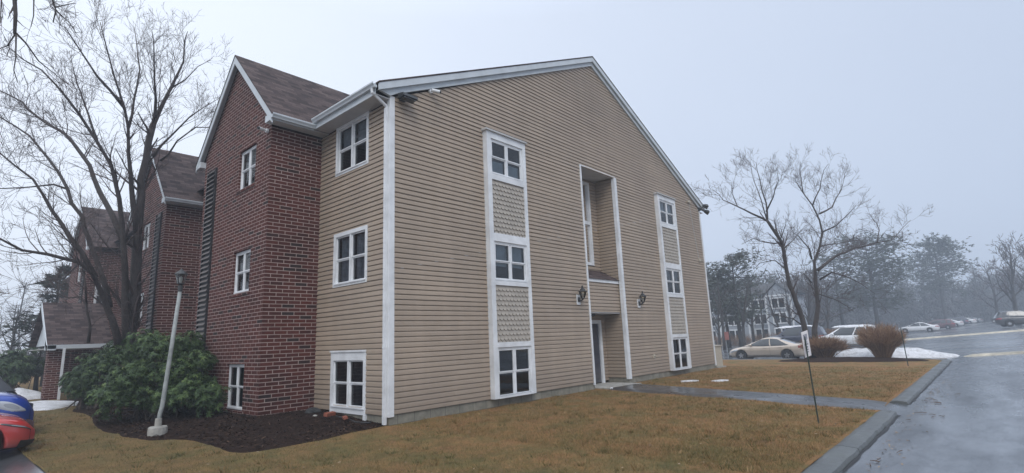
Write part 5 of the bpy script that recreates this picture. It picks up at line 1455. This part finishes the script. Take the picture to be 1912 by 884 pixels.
for a, b, pr_ in segs:
    mb = MB(); mb.fbox(FT, a, a+.16, pr_-.02, pr_+.04, -.3, 5.25); mb.fbox(FT, b-.16, b, pr_-.02, pr_+.04, -.3, 5.25); mb.fbox(FT, a+.16, b-.16, pr_-.02, pr_+.03, 5.1, 5.25); mb.build('corner_board', X['white'], t)
    for zz in (.45, 2.1, 3.72):
        u = (a+b)/2
        mb = MB()
        for (p0_, p1_, q0_, q1_) in ((u-.75, u-.62, zz, zz+1.25), (u+.62, u+.75, zz, zz+1.25), (u-.62, u+.62, zz, zz+.13), (u-.62, u+.62, zz+1.12, zz+1.25), (u-.06, u+.06, zz+.13, zz+1.12)):
            mb.fbox(FT, p0_, p1_, pr_-.01, pr_+.06, q0_, q1_)
        w_ = mb.build('window', X['white'], t)
        mb = MB(); mb.fbox(FT, u-.62, u-.06, pr_, pr_+.02, zz+.13, zz+1.12); mb.fbox(FT, u+.06, u+.62, pr_, pr_+.02, zz+.13, zz+1.12); mb.build('pane', X['carglass'], w_)
# far low building at left
v0 = at(-40, 648, 75); v1 = at(110, 652, 75)
t = thing('low_building', 'long low pale building far behind the bare trees at left', 'building', (v0.x, v0.y, T(v0.x, v0.y)))
dv = (v1-v0); dv.z = 0; dv.normalize(); nv = Vector((-dv.y, dv.x, 0)); p0 = Vector((v0.x, v0.y, T(v0.x, v0.y)))-dv*6
mb = MB(); mb.prism([p0, p0+dv*24, p0+dv*24+Vector((0, 0, 2.1)), p0+Vector((0, 0, 2.1))], nv*6); mb.build('wall', X['greysiding'], t)
mb = MB(); mb.prism([p0-nv*.4+Vector((0, 0, 2.08)), p0+nv*3+Vector((0, 0, 3.1)), p0+nv*6.4+Vector((0, 0, 2.08))], dv*24); mb.build('roof', X['snow'], t)
for k in range(4):
    mb = MB(); a = p0+dv*(4+k*5)-nv*.02+Vector((0, 0, .8)); mb.prism([a, a+dv*1.2, a+dv*1.2+Vector((0, 0, .9)), a+Vector((0, 0, .9))], -nv*.03); mb.build('window', X['carglass'], t)

# ================================================================== cars
def lerp_prof(P, x):
    if x <= P[0][0]: return P[0][1]
    for (xa, za), (xb, zb) in zip(P, P[1:]):
        if x <= xb:
            t = (x-xa)/(xb-xa); return za+(zb-za)*t
    return P[-1][1]
def smooth_prof(P, x, w=.10):
    return sum(lerp_prof(P, x+d*w) for d in (-1, -.5, 0, .5, 1))/5
class Car:
    """local frame: +x forward, origin on the ground at the middle"""
    SEC = [(.55, -.04), (.86, .0), (.95, .09), (.99, .24), (1.0, .42), (1.0, .60), (.985, .76), (.955, .88), (.89, .955), (.76, 1.0), (.5, 1.03), (.0, 1.045)]
    def __init__(s, L, Wd, H, kind, wb=None):
        s.L, s.W, s.H, s.kind = L, Wd, H, kind; h = L/2
        s.wr = .335 if kind != 'suv' else .37
        s.xf = h-(.90 if kind != 'coupe' else .79); s.xr = s.xf-(wb or L*.585)
        if kind == 'sedan':
            s.top = [(-h, .76), (-h+.05, .98), (-h+.2, 1.05), (-h+.9, 1.02), (0, .97), (h-1.4, .965), (h-1.05, .93), (h-.5, .83), (h-.17, .72), (h-.03, .58), (h, .5)]
            s.cab = (-h+.28, h-1.08, -h+1.55, h-2.2); s.belt = .94; s.wr = .345
        elif kind == 'coupe':
            s.top = [(-h, .74), (-h+.05, .98), (-h+.22, 1.04), (-h+.9, .98), (0, .93), (h-1.5, .93), (h-1.15, .90), (h-.5, .78), (h-.16, .68), (h-.03, .55), (h, .46)]
            s.cab = (-h+.35, h-1.35, -h+1.35, h-2.3); s.belt = .90
        elif kind == 'hatch':
            s.top = [(-h, .80), (-h+.05, 1.0), (-h+.2, 1.04), (0, 1.0), (h-1.2, 1.02), (h-.95, .98), (h-.45, .88), (h-.16, .76), (h-.03, .62), (h, .5)]
            s.cab = (-h+.08, h-1.0, -h+.50, h-1.95); s.belt = .97
        else:
            s.top = [(-h, .80), (-h+.04, 1.08), (-h+.15, 1.13), (0, 1.1), (h-1.35, 1.12), (h-1.05, 1.09), (h-.4, 1.0), (h-.12, .88), (h-.02, .70), (h, .55)]
            s.cab = (-h+.06, h-1.2, -h+.38, h-1.95); s.belt = 1.06
        s.bot = [(-h, .42), (-h+.2, .26), (h-.35, .22), (h-.1, .22), (h, .27)]
        s.dz = s.H
    def w(s, x):
        t = abs(x)/(s.L/2); return s.W/2*(1-.055*t**3-.30*max(0, (t-.80)/.20)**2.6)
    def S(s, x, v, side):
        n = len(s.SEC)-1; f = v*n; i = min(n-1, int(f)); t = f-i
        a, b = s.SEC[i], s.SEC[i+1]; y, z = a[0]+(b[0]-a[0])*t, a[1]+(b[1]-a[1])*t
        zb, zt = smooth_prof(s.bot, x, .06), smooth_prof(s.top, x, .07)
        ww = s.w(x); z_ = zb+(zt-zb)*z
        crease = .014*math.exp(-((z_-.66)/.05)**2) if abs(y) > .9 else 0
        return Vector((x, side*(ww*y+crease), z_))
    def G(s, a, h, side):
        """greenhouse side surface: a 0 rear..1 front, h 0..1"""
        xr0, xf0, xr1, xf1 = s.cab
        e = h**1.0
        xr = xr0+(xr1-xr0)*(h**.85); xf = xf0+(xf1-xf0)*(h**.92)
        x = xr+(xf-xr)*a; wB = s.W/2*.93; wT = s.W/2*.66
        y = wB+(wT-wB)*(h**1.25); y *= 1-.10*abs(2*a-1)**3
        zt = s.H-.10*(2*a-1.05)**2*(1 if s.kind in ('sedan', 'coupe') else .6)-.02
        z = s.belt+(zt-s.belt)*h
        return Vector((x, side*y, z))
    def patch(s, mb, fn, u0, u1, v0, v1, nu, nv, side, off, skew=0):
        P = []
        for j in range(nv+1):
            row = []
            for i in range(nu+1):
                u = u0+(u1-u0)*i/nu; v = v0+(v1-v0)*j/nv; u_ = u+skew*(v-v0)
                p = fn(u_, v, side); e = 1e-3
                du = fn(u_+e*5, v, side)-p; dv_ = fn(u_, min(1, v+e), side)-fn(u_, max(0, v-e), side)
                n = du.cross(dv_)
                if n.length < 1e-12: n = Vector((0, 0, 1))
                n.normalize()
                if n.dot(Vector((0, side, .25))) < 0: n = -n
                row.append(p+n*off)
            P.append(row)
        mb.grid(P)
    def build(s, root, col, rim=None):
        h = s.L/2; xs = [-h+s.L*(i/64) for i in range(65)]
        xs = sorted(set([-h, -h+.015, -h+.04]+xs+[h-.04, h-.015, h])); n = len(s.SEC)-1; sub = 2
        mb = MB(); P = []
        for x in xs:
            half = [s.S(x, k/(n*sub), 1) for k in range(n*sub+1)]
            P.append(half+[Vector((p.x, -p.y, p.z)) for p in half[-2::-1]])
        mb.grid(P); m = len(P[0])
        mb.add(P[0], [tuple(range(m))]); mb.add(P[-1], [tuple(range(m))[::-1]])
        # floor
        mb.add([r_[0] for r_ in P]+[r_[-1] for r_ in P], [(i, i+1, len(P)+i+1, len(P)+i) for i in range(len(P)-1)])
        body = mb.build('body', col, root, smooth=True)
        bm = bmesh.new(); bm.from_mesh(body.data); bmesh.ops.remove_doubles(bm, verts=bm.verts, dist=1e-5); bmesh.ops.recalc_face_normals(bm, faces=bm.faces); bm.to_mesh(body.data); bm.free()
        # wheel arches cut
        ct = MB()
        for x in (s.xf, s.xr):
            for sd in (1, -1): ct.lathe((x, sd*(s.W/2-.12), s.wr), [(s.wr+.055, -.22), (s.wr+.055, .4)] if sd > 0 else [(s.wr+.055, -.4), (s.wr+.055, .22)], 28, 'y')
        cut = ct.build('cutter', X['plastic']); md = body.modifiers.new('b', 'BOOLEAN'); md.object = cut; md.solver = 'EXACT'; md.operation = 'DIFFERENCE'
        bm = bmesh.new(); bm.from_mesh(cut.data); bmesh.ops.recalc_face_normals(bm, faces=bm.faces); bm.to_mesh(cut.data); bm.free()
        dg = bpy.context.evaluated_depsgraph_get(); me = bpy.data.meshes.new_from_object(body.evaluated_get(dg)); body.modifiers.clear()
        if len(me.polygons) > 200: body.data = me
        bpy.data.objects.remove(cut)
        body.data.materials.clear(); body.data.materials.append(col)
        body.data.polygons.foreach_set('use_smooth', [True]*len(body.data.polygons))
        # greenhouse glass
        mb = MB(); na, nh = 24, 8
        for sd in (1, -1): mb.grid([[s.G(i/na, j/nh, sd) for i in range(na+1)] for j in range(nh+1)])
        for a in (0, 1): mb.grid([[s.G(a, j/nh, -1).lerp(s.G(a, j/nh, 1), k/8)+Vector(((.10 if a else -.06)*(1-(2*k/8-1)**2), 0, 0)) for k in range(9)] for j in range(nh+1)])
        mb.build('glasshouse', X['carglass'], root, smooth=True)
        # roof skin and pillars
        mb = MB()
        mb.grid([[s.G(i/na, 1, -1).lerp(s.G(i/na, 1, 1), k/8)+Vector(((.10 if i == na else (-.06 if i == 0 else 0))*(1-(2*k/8-1)**2), 0, .004+.045*(1-(2*k/8-1)**2))) for i in range(na+1)] for k in range(9)])
        for sd in (1, -1):
            s.patch(mb, s.G, 0, 1, .86, 1, 20, 3, sd, .010)
            s.patch(mb, s.G, .945, 1.0, 0, 1, 2, 8, sd, .010)
            s.patch(mb, s.G, .0, .17 if s.kind in ('sedan', 'coupe') else .09, 0, 1, 4, 8, sd, .010, 0)
            s.patch(mb, s.G, .50, .525, 0, 1, 1, 6, sd, .008)
            if s.kind in ('suv', 'hatch'): s.patch(mb, s.G, .25, .30, 0, 1, 1, 6, sd, .008)
        mb.build('roof', col, root, smooth=True)
        # lights, grille, bumper intakes, plate, sills
        for sd in (1, -1):
            mb = MB(); ua, ub, vc, hv = (h-.70, h-.15, .555, .070) if s.kind != 'coupe' else (h-.50, h-.06, .575, .026)
            P = []
            for j in range(7):
                row_ = []
                for i in range(17):
                    f = i/16; wv = hv*(max(.0, math.sin(math.pi*min(1, .06+.94*f)))**.6)*(1.25-.4*f)
                    u = ua+(ub-ua)*f; v = vc-(.07 if hv > .05 else .035)*f+wv*(j/3-1)
                    pp = s.S(u, v, sd); du = s.S(u+.005, v, sd)-pp; dv_ = s.S(u, v+.001, sd)-pp; nn = du.cross(dv_).normalized()
                    if nn.dot(Vector((.2, sd, .25))) < 0: nn = -nn
                    row_.append(pp+nn*(.012 if 0 < j < 6 and 0 < i < 16 else -.004))
                P.append(row_)
            mb.grid(P); mb.build('headlight', X['headlamp'] if s.kind != 'coupe' else X['smoked'], root, smooth=True)
            mb = MB(); P = []; inner = X['lens']
            for j in range(5):
                row_ = []
                for i in range(11):
                    f = .30+.48*i/10; g = max(0, math.sin(math.pi*i/10))**.5; u = ua+(ub-ua)*f; v = vc-(.07 if hv > .05 else .035)*f+hv*.5*g*(j/2-1)
                    pp = s.S(u, v, sd); du = s.S(u+.005, v, sd)-pp; dv_ = s.S(u, v+.001, sd)-pp; nn = du.cross(dv_).normalized()
                    if nn.dot(Vector((.2, sd, .25))) < 0: nn = -nn
                    row_.append(pp+nn*.016)
                P.append(row_)
            mb.grid(P); mb.build('headlight_lens', inner, root, smooth=True)
            mb = MB(); s.patch(mb, s.S, h-.48, h-.012, .02, .16 if s.kind != 'suv' else .25, 14, 3, sd, .007); mb.build('bumper_lip', X['plastic'], root, smooth=True)
            mb = MB(); s.patch(mb, s.S, -h+.012, -h+.42, .50, .62, 10, 4, sd, .012); mb.build('taillight', X['taillamp'], root, smooth=True)
            mb = MB(); c = s.G(.90, .10, sd); d = Vector((0, sd, 0))
            mb.lathe(c+d*.10+Vector((-.03, 0, .02)), [(.03, -.11), (.07, -.09), (.075, .05), (.03, .08)], 10, 'y'); mb.build('mirror', col, root, smooth=True)
            mb = MB(); s.patch(mb, s.S, s.xr+s.wr+.1, s.xf-s.wr-.1, .06, .22, 10, 2, sd, .008); mb.build('sill', X['plastic'], root, smooth=True)
            for a0 in (.34, .60):
                mb = MB(); p = s.S(s.cab[0]+(s.cab[1]-s.cab[0])*a0, .56, sd); mb.box(p.x-.1, p.x+.1, min(p.y, p.y+sd*.03), max(p.y, p.y+sd*.03), p.z-.012, p.z+.014); mb.build('door_handle', col, root)
            mb = MB(); s.patch(mb, s.S, h-1.35, h-.16, .745, .752, 16, 1, sd, .003); s.patch(mb, s.S, h-.085, h-.078, .30, .55, 1, 8, sd, .003); mb.build('hood_gap', X['plastic'], root)
            mb = MB()
            for xx in (s.cab[0]+(s.cab[1]-s.cab[0])*.52, s.cab[1]-.06, s.cab[0]+(s.cab[1]-s.cab[0])*.16): s.patch(mb, s.S, xx, xx+.008, .20, .84, 1, 10, sd, .003)
            mb.build('door_gap', X['plastic'], root)
            mb = MB(); s.patch(mb, s.S, h-.26, h-.04, .13, .30, 6, 3, sd, .006, .3); mb.build('bumper_intake', X['plastic'], root, smooth=True)
        # nose grille
        mb = MB(); P = []
        for j in range(4):
            z = .40+.20*j/3
            P.append([Vector((h-.0+.014-.35*abs(y)**2.4*.55, y, z*(1.0 if s.kind != 'suv' else 1.25))) for y in [(-.56+1.12*k/12)*s.W/2*.98 for k in range(13)]])
        mb.grid(P); mb.build('grille', X['plastic'], root)
        mb = MB(); mb.box(-h-.012, -h+.03, -.26, .26, .58, .70); mb.build('number_plate', X['white'], root)
        # wheels
        for x in (s.xf, s.xr):
            for sd in (1, -1):
                c = Vector((x, sd*(s.W/2-.115), s.wr)); r_ = s.wr
                mb = MB(); mb.lathe(c, [(r_*.62, -.10*sd), (r_*.93, -.105*sd), (r_, -.07*sd), (r_, .07*sd), (r_*.93, .105*sd), (r_*.66, .10*sd)], 28, 'y')
                wh = mb.build('wheel', X['rubber'], root, smooth=False)
                mb = MB(); mb.lathe(c, [(r_*.66, .06*sd), (r_*.66, .095*sd), (r_*.60, .10*sd), (r_*.58, .07*sd)], 28, 'y')
                for k in range(5):
                    w = 2*math.pi*k/5+.3
                    a = Vector((math.cos(w), 0, math.sin(w))); bq = Vector((-math.sin(w), 0, math.cos(w)))
                    q = [c+a*r_*.1+bq*.05+Vector((0, sd*.105, 0)), c+a*r_*.1-bq*.05+Vector((0, sd*.105, 0)), c+a*r_*.62-bq*.035+Vector((0, sd*.098, 0)), c+a*r_*.62+bq*.035+Vector((0, sd*.098, 0))]
                    mb.prism(q, (0, -sd*.03, 0))
                mb.lathe(c, [(r_*.16, .07*sd), (r_*.16, .11*sd), (r_*.1, .115*sd)], 12, 'y')
                mb.build('rim', rim or X['steel'], wh)
        # dark arch liners
        mb = MB()
        for x in (s.xf, s.xr): mb.box(x-s.wr*.95, x+s.wr*.95, -s.W/2+.26, s.W/2-.26, .25, .66)
        mb.build('wheel_well', X['plastic'], root)

def place_car(kind, dims, x, y, heading, label, colour, group, z=None, rim=None):
    root = thing('parked_car', label, 'car', (0, 0, 0), 0, group)
    c = Car(*dims, kind); c.build(root, colour, rim)
    root.location = (x, y, T(x, y)-.008 if z is None else z); root.rotation_euler = (0, 0, heading)
    return root
def recolour(root, mat, old):
    for o in root.children:
        if o.data and o.data.materials and o.data.materials[0] == old:
            o.material_slots[0].link = 'OBJECT'; o.material_slots[0].material = mat
PC = {k: paint(k+'_car_paint', c, r, m) for k, c, r, m in [('red', (.50, .020, .018), .3, 0), ('blue', (.010, .055, .36), .28, .1), ('silver', (.42, .43, .45), .35, .6), ('beige', (.52, .44, .36), .34, .35), ('white', (.72, .73, .75), .35, 0), ('dark', (.025, .027, .032), .3, .2), ('maroon', (.10, .018, .022), .3, .1), ('navy', (.02, .025, .05), .3, .2)]}
GR1 = 'cars parked at the left edge'; GR2 = 'cars parked across the far lot'
h_ = 2.3
darkrim = plain('dark_rim', (.12, .12, .13), .35, .1, metal=.6)
red = place_car('coupe', (4.60, 1.80, 1.42), -4.86-2.30, 4.35, 0, 'bright red car with its low nose at the left edge of the photo', PC['red'], GR1, rim=X['steel'])
blu = place_car('suv', (4.40, 1.82, 1.64), -4.58-2.2, 7.1, 0, 'bright blue car parked just beyond the red one', PC['blue'], GR1)
sil = place_car('hatch', (4.30, 1.80, 1.56), -4.62-2.15, 9.6, math.pi, 'black hatchback backed in beyond the blue car, only its rear glass showing', PC['dark'], GR1)
# east lot, all nosed toward +y
N = math.pi/2
p = at(1436, 655, 35)
sed = place_car('sedan', (4.85, 1.85, 1.48), p.x, p.y, N, 'beige four door sedan parked side on before the grey townhouses', PC['beige'], GR2)
p = at(1486, 640, 43)
place_car('suv', (4.7, 1.9, 1.78), p.x, p.y, N, 'dark car with a white snow covered roof behind the sedan trunk', PC['navy'], GR2)
suvp = p
p = at(1586, 640, 37.5)
sc = place_car('hatch', (4.5, 1.82, 1.60), p.x, p.y, N, 'white car caked in snow behind the low brown shrub', PC['white'], GR2); scp = p
p = at(1716, 620, 76)
wc = copy_tree(sed); wc.location = (p.x, p.y, T(p.x, p.y)); recolour(wc, PC['white'], PC['beige']); wc['label'] = 'white sedan right of the round brown shrub, nearest of the far row'
row = [(1752, 84, 'maroon', 'dark maroon car between the first two white cars of the far row'), (1768, 92, 'white', 'second white car of the far row, behind the maroon one'), (1782, 99, 'navy', 'dark navy car before the farthest pale cars of the row'), (1797, 107, 'white', 'third white car of the far row, before the last silver one'), (1812, 118, 'silver', 'farthest silver car at the right end of the far row')]
for px, d, cm, lb in row:
    p = at(px, 615, d); c = copy_tree(sed if cm in ('white', 'silver') else sc); c.location = (p.x, p.y, T(p.x, p.y)); recolour(c, PC[cm], PC['beige'] if cm in ('white', 'silver') else PC['white']); c['label'] = lb
p = at(1912, 611, 54)
dk = copy_tree(sc); dk.location = (p.x, p.y, T(p.x, p.y)); dk.rotation_euler = (0, 0, -N+.25); recolour(dk, PC['dark'], PC['white']); dk['label'] = 'black car at the right edge parked beyond the upper painted line'
# snow lying on two cars
def snowcap(label, x, y, z, lx, ly, h, seed, rz=0):
    mb = MB(); P = []
    for i in range(17):
        row_ = []
        for j in range(13):
            u, v = i/8-1, j/6-1; k = max(0, 1-max(abs(u)**5, abs(v)**5)); row_.append((u*lx*(1+.03*nz(u, v, seed, 3)), v*ly, z+h*k*(1+.4*nz(u*2, v*2, seed, 1.5))-.02*(1-k)))
        P.append(row_)
    mb.grid(P); mb.v = [(x+a*math.cos(rz)-b*math.sin(rz), y+a*math.sin(rz)+b*math.cos(rz), c) for a, b, c in mb.v]
    tag(mb.build('fallen_snow', X['snow'], loc=(x, y, z), smooth=True), label, 'snow')
snowcap('snow lying on the roof of the dark car behind the sedan', suvp.x, suvp.y-.3, T(suvp.x, suvp.y)+1.70, .66, 1.55, .12, 3)
snowcap('snow crust on the roof of the white car behind the brown shrub', scp.x, scp.y-.4, T(scp.x, scp.y)+1.54, .64, 1.3, .10, 6)

# ================================================================== haze
mb = MB(); mb.box(-290, 380, -290, 290, -2.6, 26)
hz = mb.build('haze', None); hz.data.materials.clear(); struct(hz, 'stuff')
m = bpy.data.materials.new('haze'); m.use_nodes = True; nt = m.node_tree; nt.nodes.clear()
o_ = nt.nodes.new('ShaderNodeOutputMaterial'); v_ = nt.nodes.new('ShaderNodeVolumePrincipled')
v_.inputs['Color'].default_value = (.72, .80, .90, 1); v_.inputs['Density'].default_value = .0030; v_.inputs['Anisotropy'].default_value = .1
nt.links.new(v_.outputs[0], o_.inputs['Volume']); hz.data.materials.append(m)

# ================================================================== sky, sun, camera
SUN_EL, SUN_AZ = R(46), R(222)          # azimuth measured clockwise from +y
wd = bpy.data.worlds.new('World'); scn.world = wd; wd.use_nodes = True; nt = wd.node_tree; nt.nodes.clear()
out_ = nt.nodes.new('ShaderNodeOutputWorld')
sky = nt.nodes.new('ShaderNodeTexSky'); sky.sky_type = 'NISHITA'; sky.sun_disc = False; sky.sun_elevation = SUN_EL; sky.sun_rotation = SUN_AZ; sky.dust_density = 5; sky.air_density = 1
b1_ = nt.nodes.new('ShaderNodeBackground'); b1_.inputs[1].default_value = .08; nt.links.new(sky.outputs[0], b1_.inputs[0])
tc = nt.nodes.new('ShaderNodeTexCoord'); dirv = tc.outputs['Generated']
sp = node(nt, 'ShaderNodeSeparateXYZ'); nt.links.new(dirv, sp.inputs[0])
# cloud deck: brighter toward the hidden sun (left) and overhead
dt = node(nt, 'ShaderNodeVectorMath', operation='DOT_PRODUCT'); nt.links.new(dirv, dt.inputs[0]); dt.inputs[1].default_value = (-.66, .70, .25)
cl = noise(nt, dirv, 2.2, 6, .55)
ad = node(nt, 'ShaderNodeMath', operation='MULTIPLY_ADD'); nt.links.new(cl, ad.inputs[0]); ad.inputs[1].default_value = .22; nt.links.new(dt.outputs['Value'], ad.inputs[2])
deck = ramp(nt, ad.outputs[0], [(0.0, (.400, .470, .600)), (.45, (.56, .625, .745)), (.85, (.76, .82, .92))])
for n_ in nt.nodes:
    pass
mr = node(nt, 'ShaderNodeMapRange'); nt.links.new(ad.outputs[0], mr.inputs[0]); mr.inputs[1].default_value = -.75; mr.inputs[2].default_value = 1.0
rmp = deck.node; nt.links.new(mr.outputs[0], rmp.inputs[0])
el = node(nt, 'ShaderNodeMapRange'); nt.links.new(sp.outputs[2], el.inputs[0]); el.inputs[1].default_value = .55; el.inputs[2].default_value = 1.0; el.inputs[3].default_value = 1.36; el.inputs[4].default_value = 2.5
b2_ = nt.nodes.new('ShaderNodeBackground'); nt.links.new(deck, b2_.inputs[0]); nt.links.new(el.outputs[0], b2_.inputs[1])
ms = nt.nodes.new('ShaderNodeMixShader'); ms.inputs[0].default_value = .86
nt.links.new(b1_.outputs[0], ms.inputs[1]); nt.links.new(b2_.outputs[0], ms.inputs[2]); nt.links.new(ms.outputs[0], out_.inputs[0])

sl = bpy.data.lights.new('sun', 'SUN'); sl.energy = 1.35; sl.angle = R(28); sl.color = (1, .97, .93)
so = bpy.data.objects.new('sun', sl); COL.objects.link(so)
sd_ = Vector((math.sin(SUN_AZ)*math.cos(SUN_EL), math.cos(SUN_AZ)*math.cos(SUN_EL), math.sin(SUN_EL)))
so.rotation_euler = sd_.to_track_quat('Z', 'Y').to_euler(); so.location = (-20, -20, 30)

cam = bpy.data.cameras.new('camera'); co = bpy.data.objects.new('camera', cam); COL.objects.link(co)
cam.sensor_width = 36; cam.lens = 36*FPX/1912; cam.clip_end = 1500; cam.clip_start = .05
M_ = Matrix(((RT[0], UP[0], -FW[0], CAM[0]), (RT[1], UP[1], -FW[1], CAM[1]), (RT[2], UP[2], -FW[2], CAM[2]), (0, 0, 0, 1)))
co.matrix_world = M_; scn.camera = co
vs = scn.view_settings; vs.view_transform = 'Standard'; vs.look = 'None'; vs.exposure = 0.10; vs.gamma = 1; vs.use_curve_mapping = False
scn.cycles.max_bounces = 6; scn.cycles.transparent_max_bounces = 16; scn.cycles.volume_bounces = 1
for o in list(bpy.data.objects):
    if '_w' in o: del o['_w']
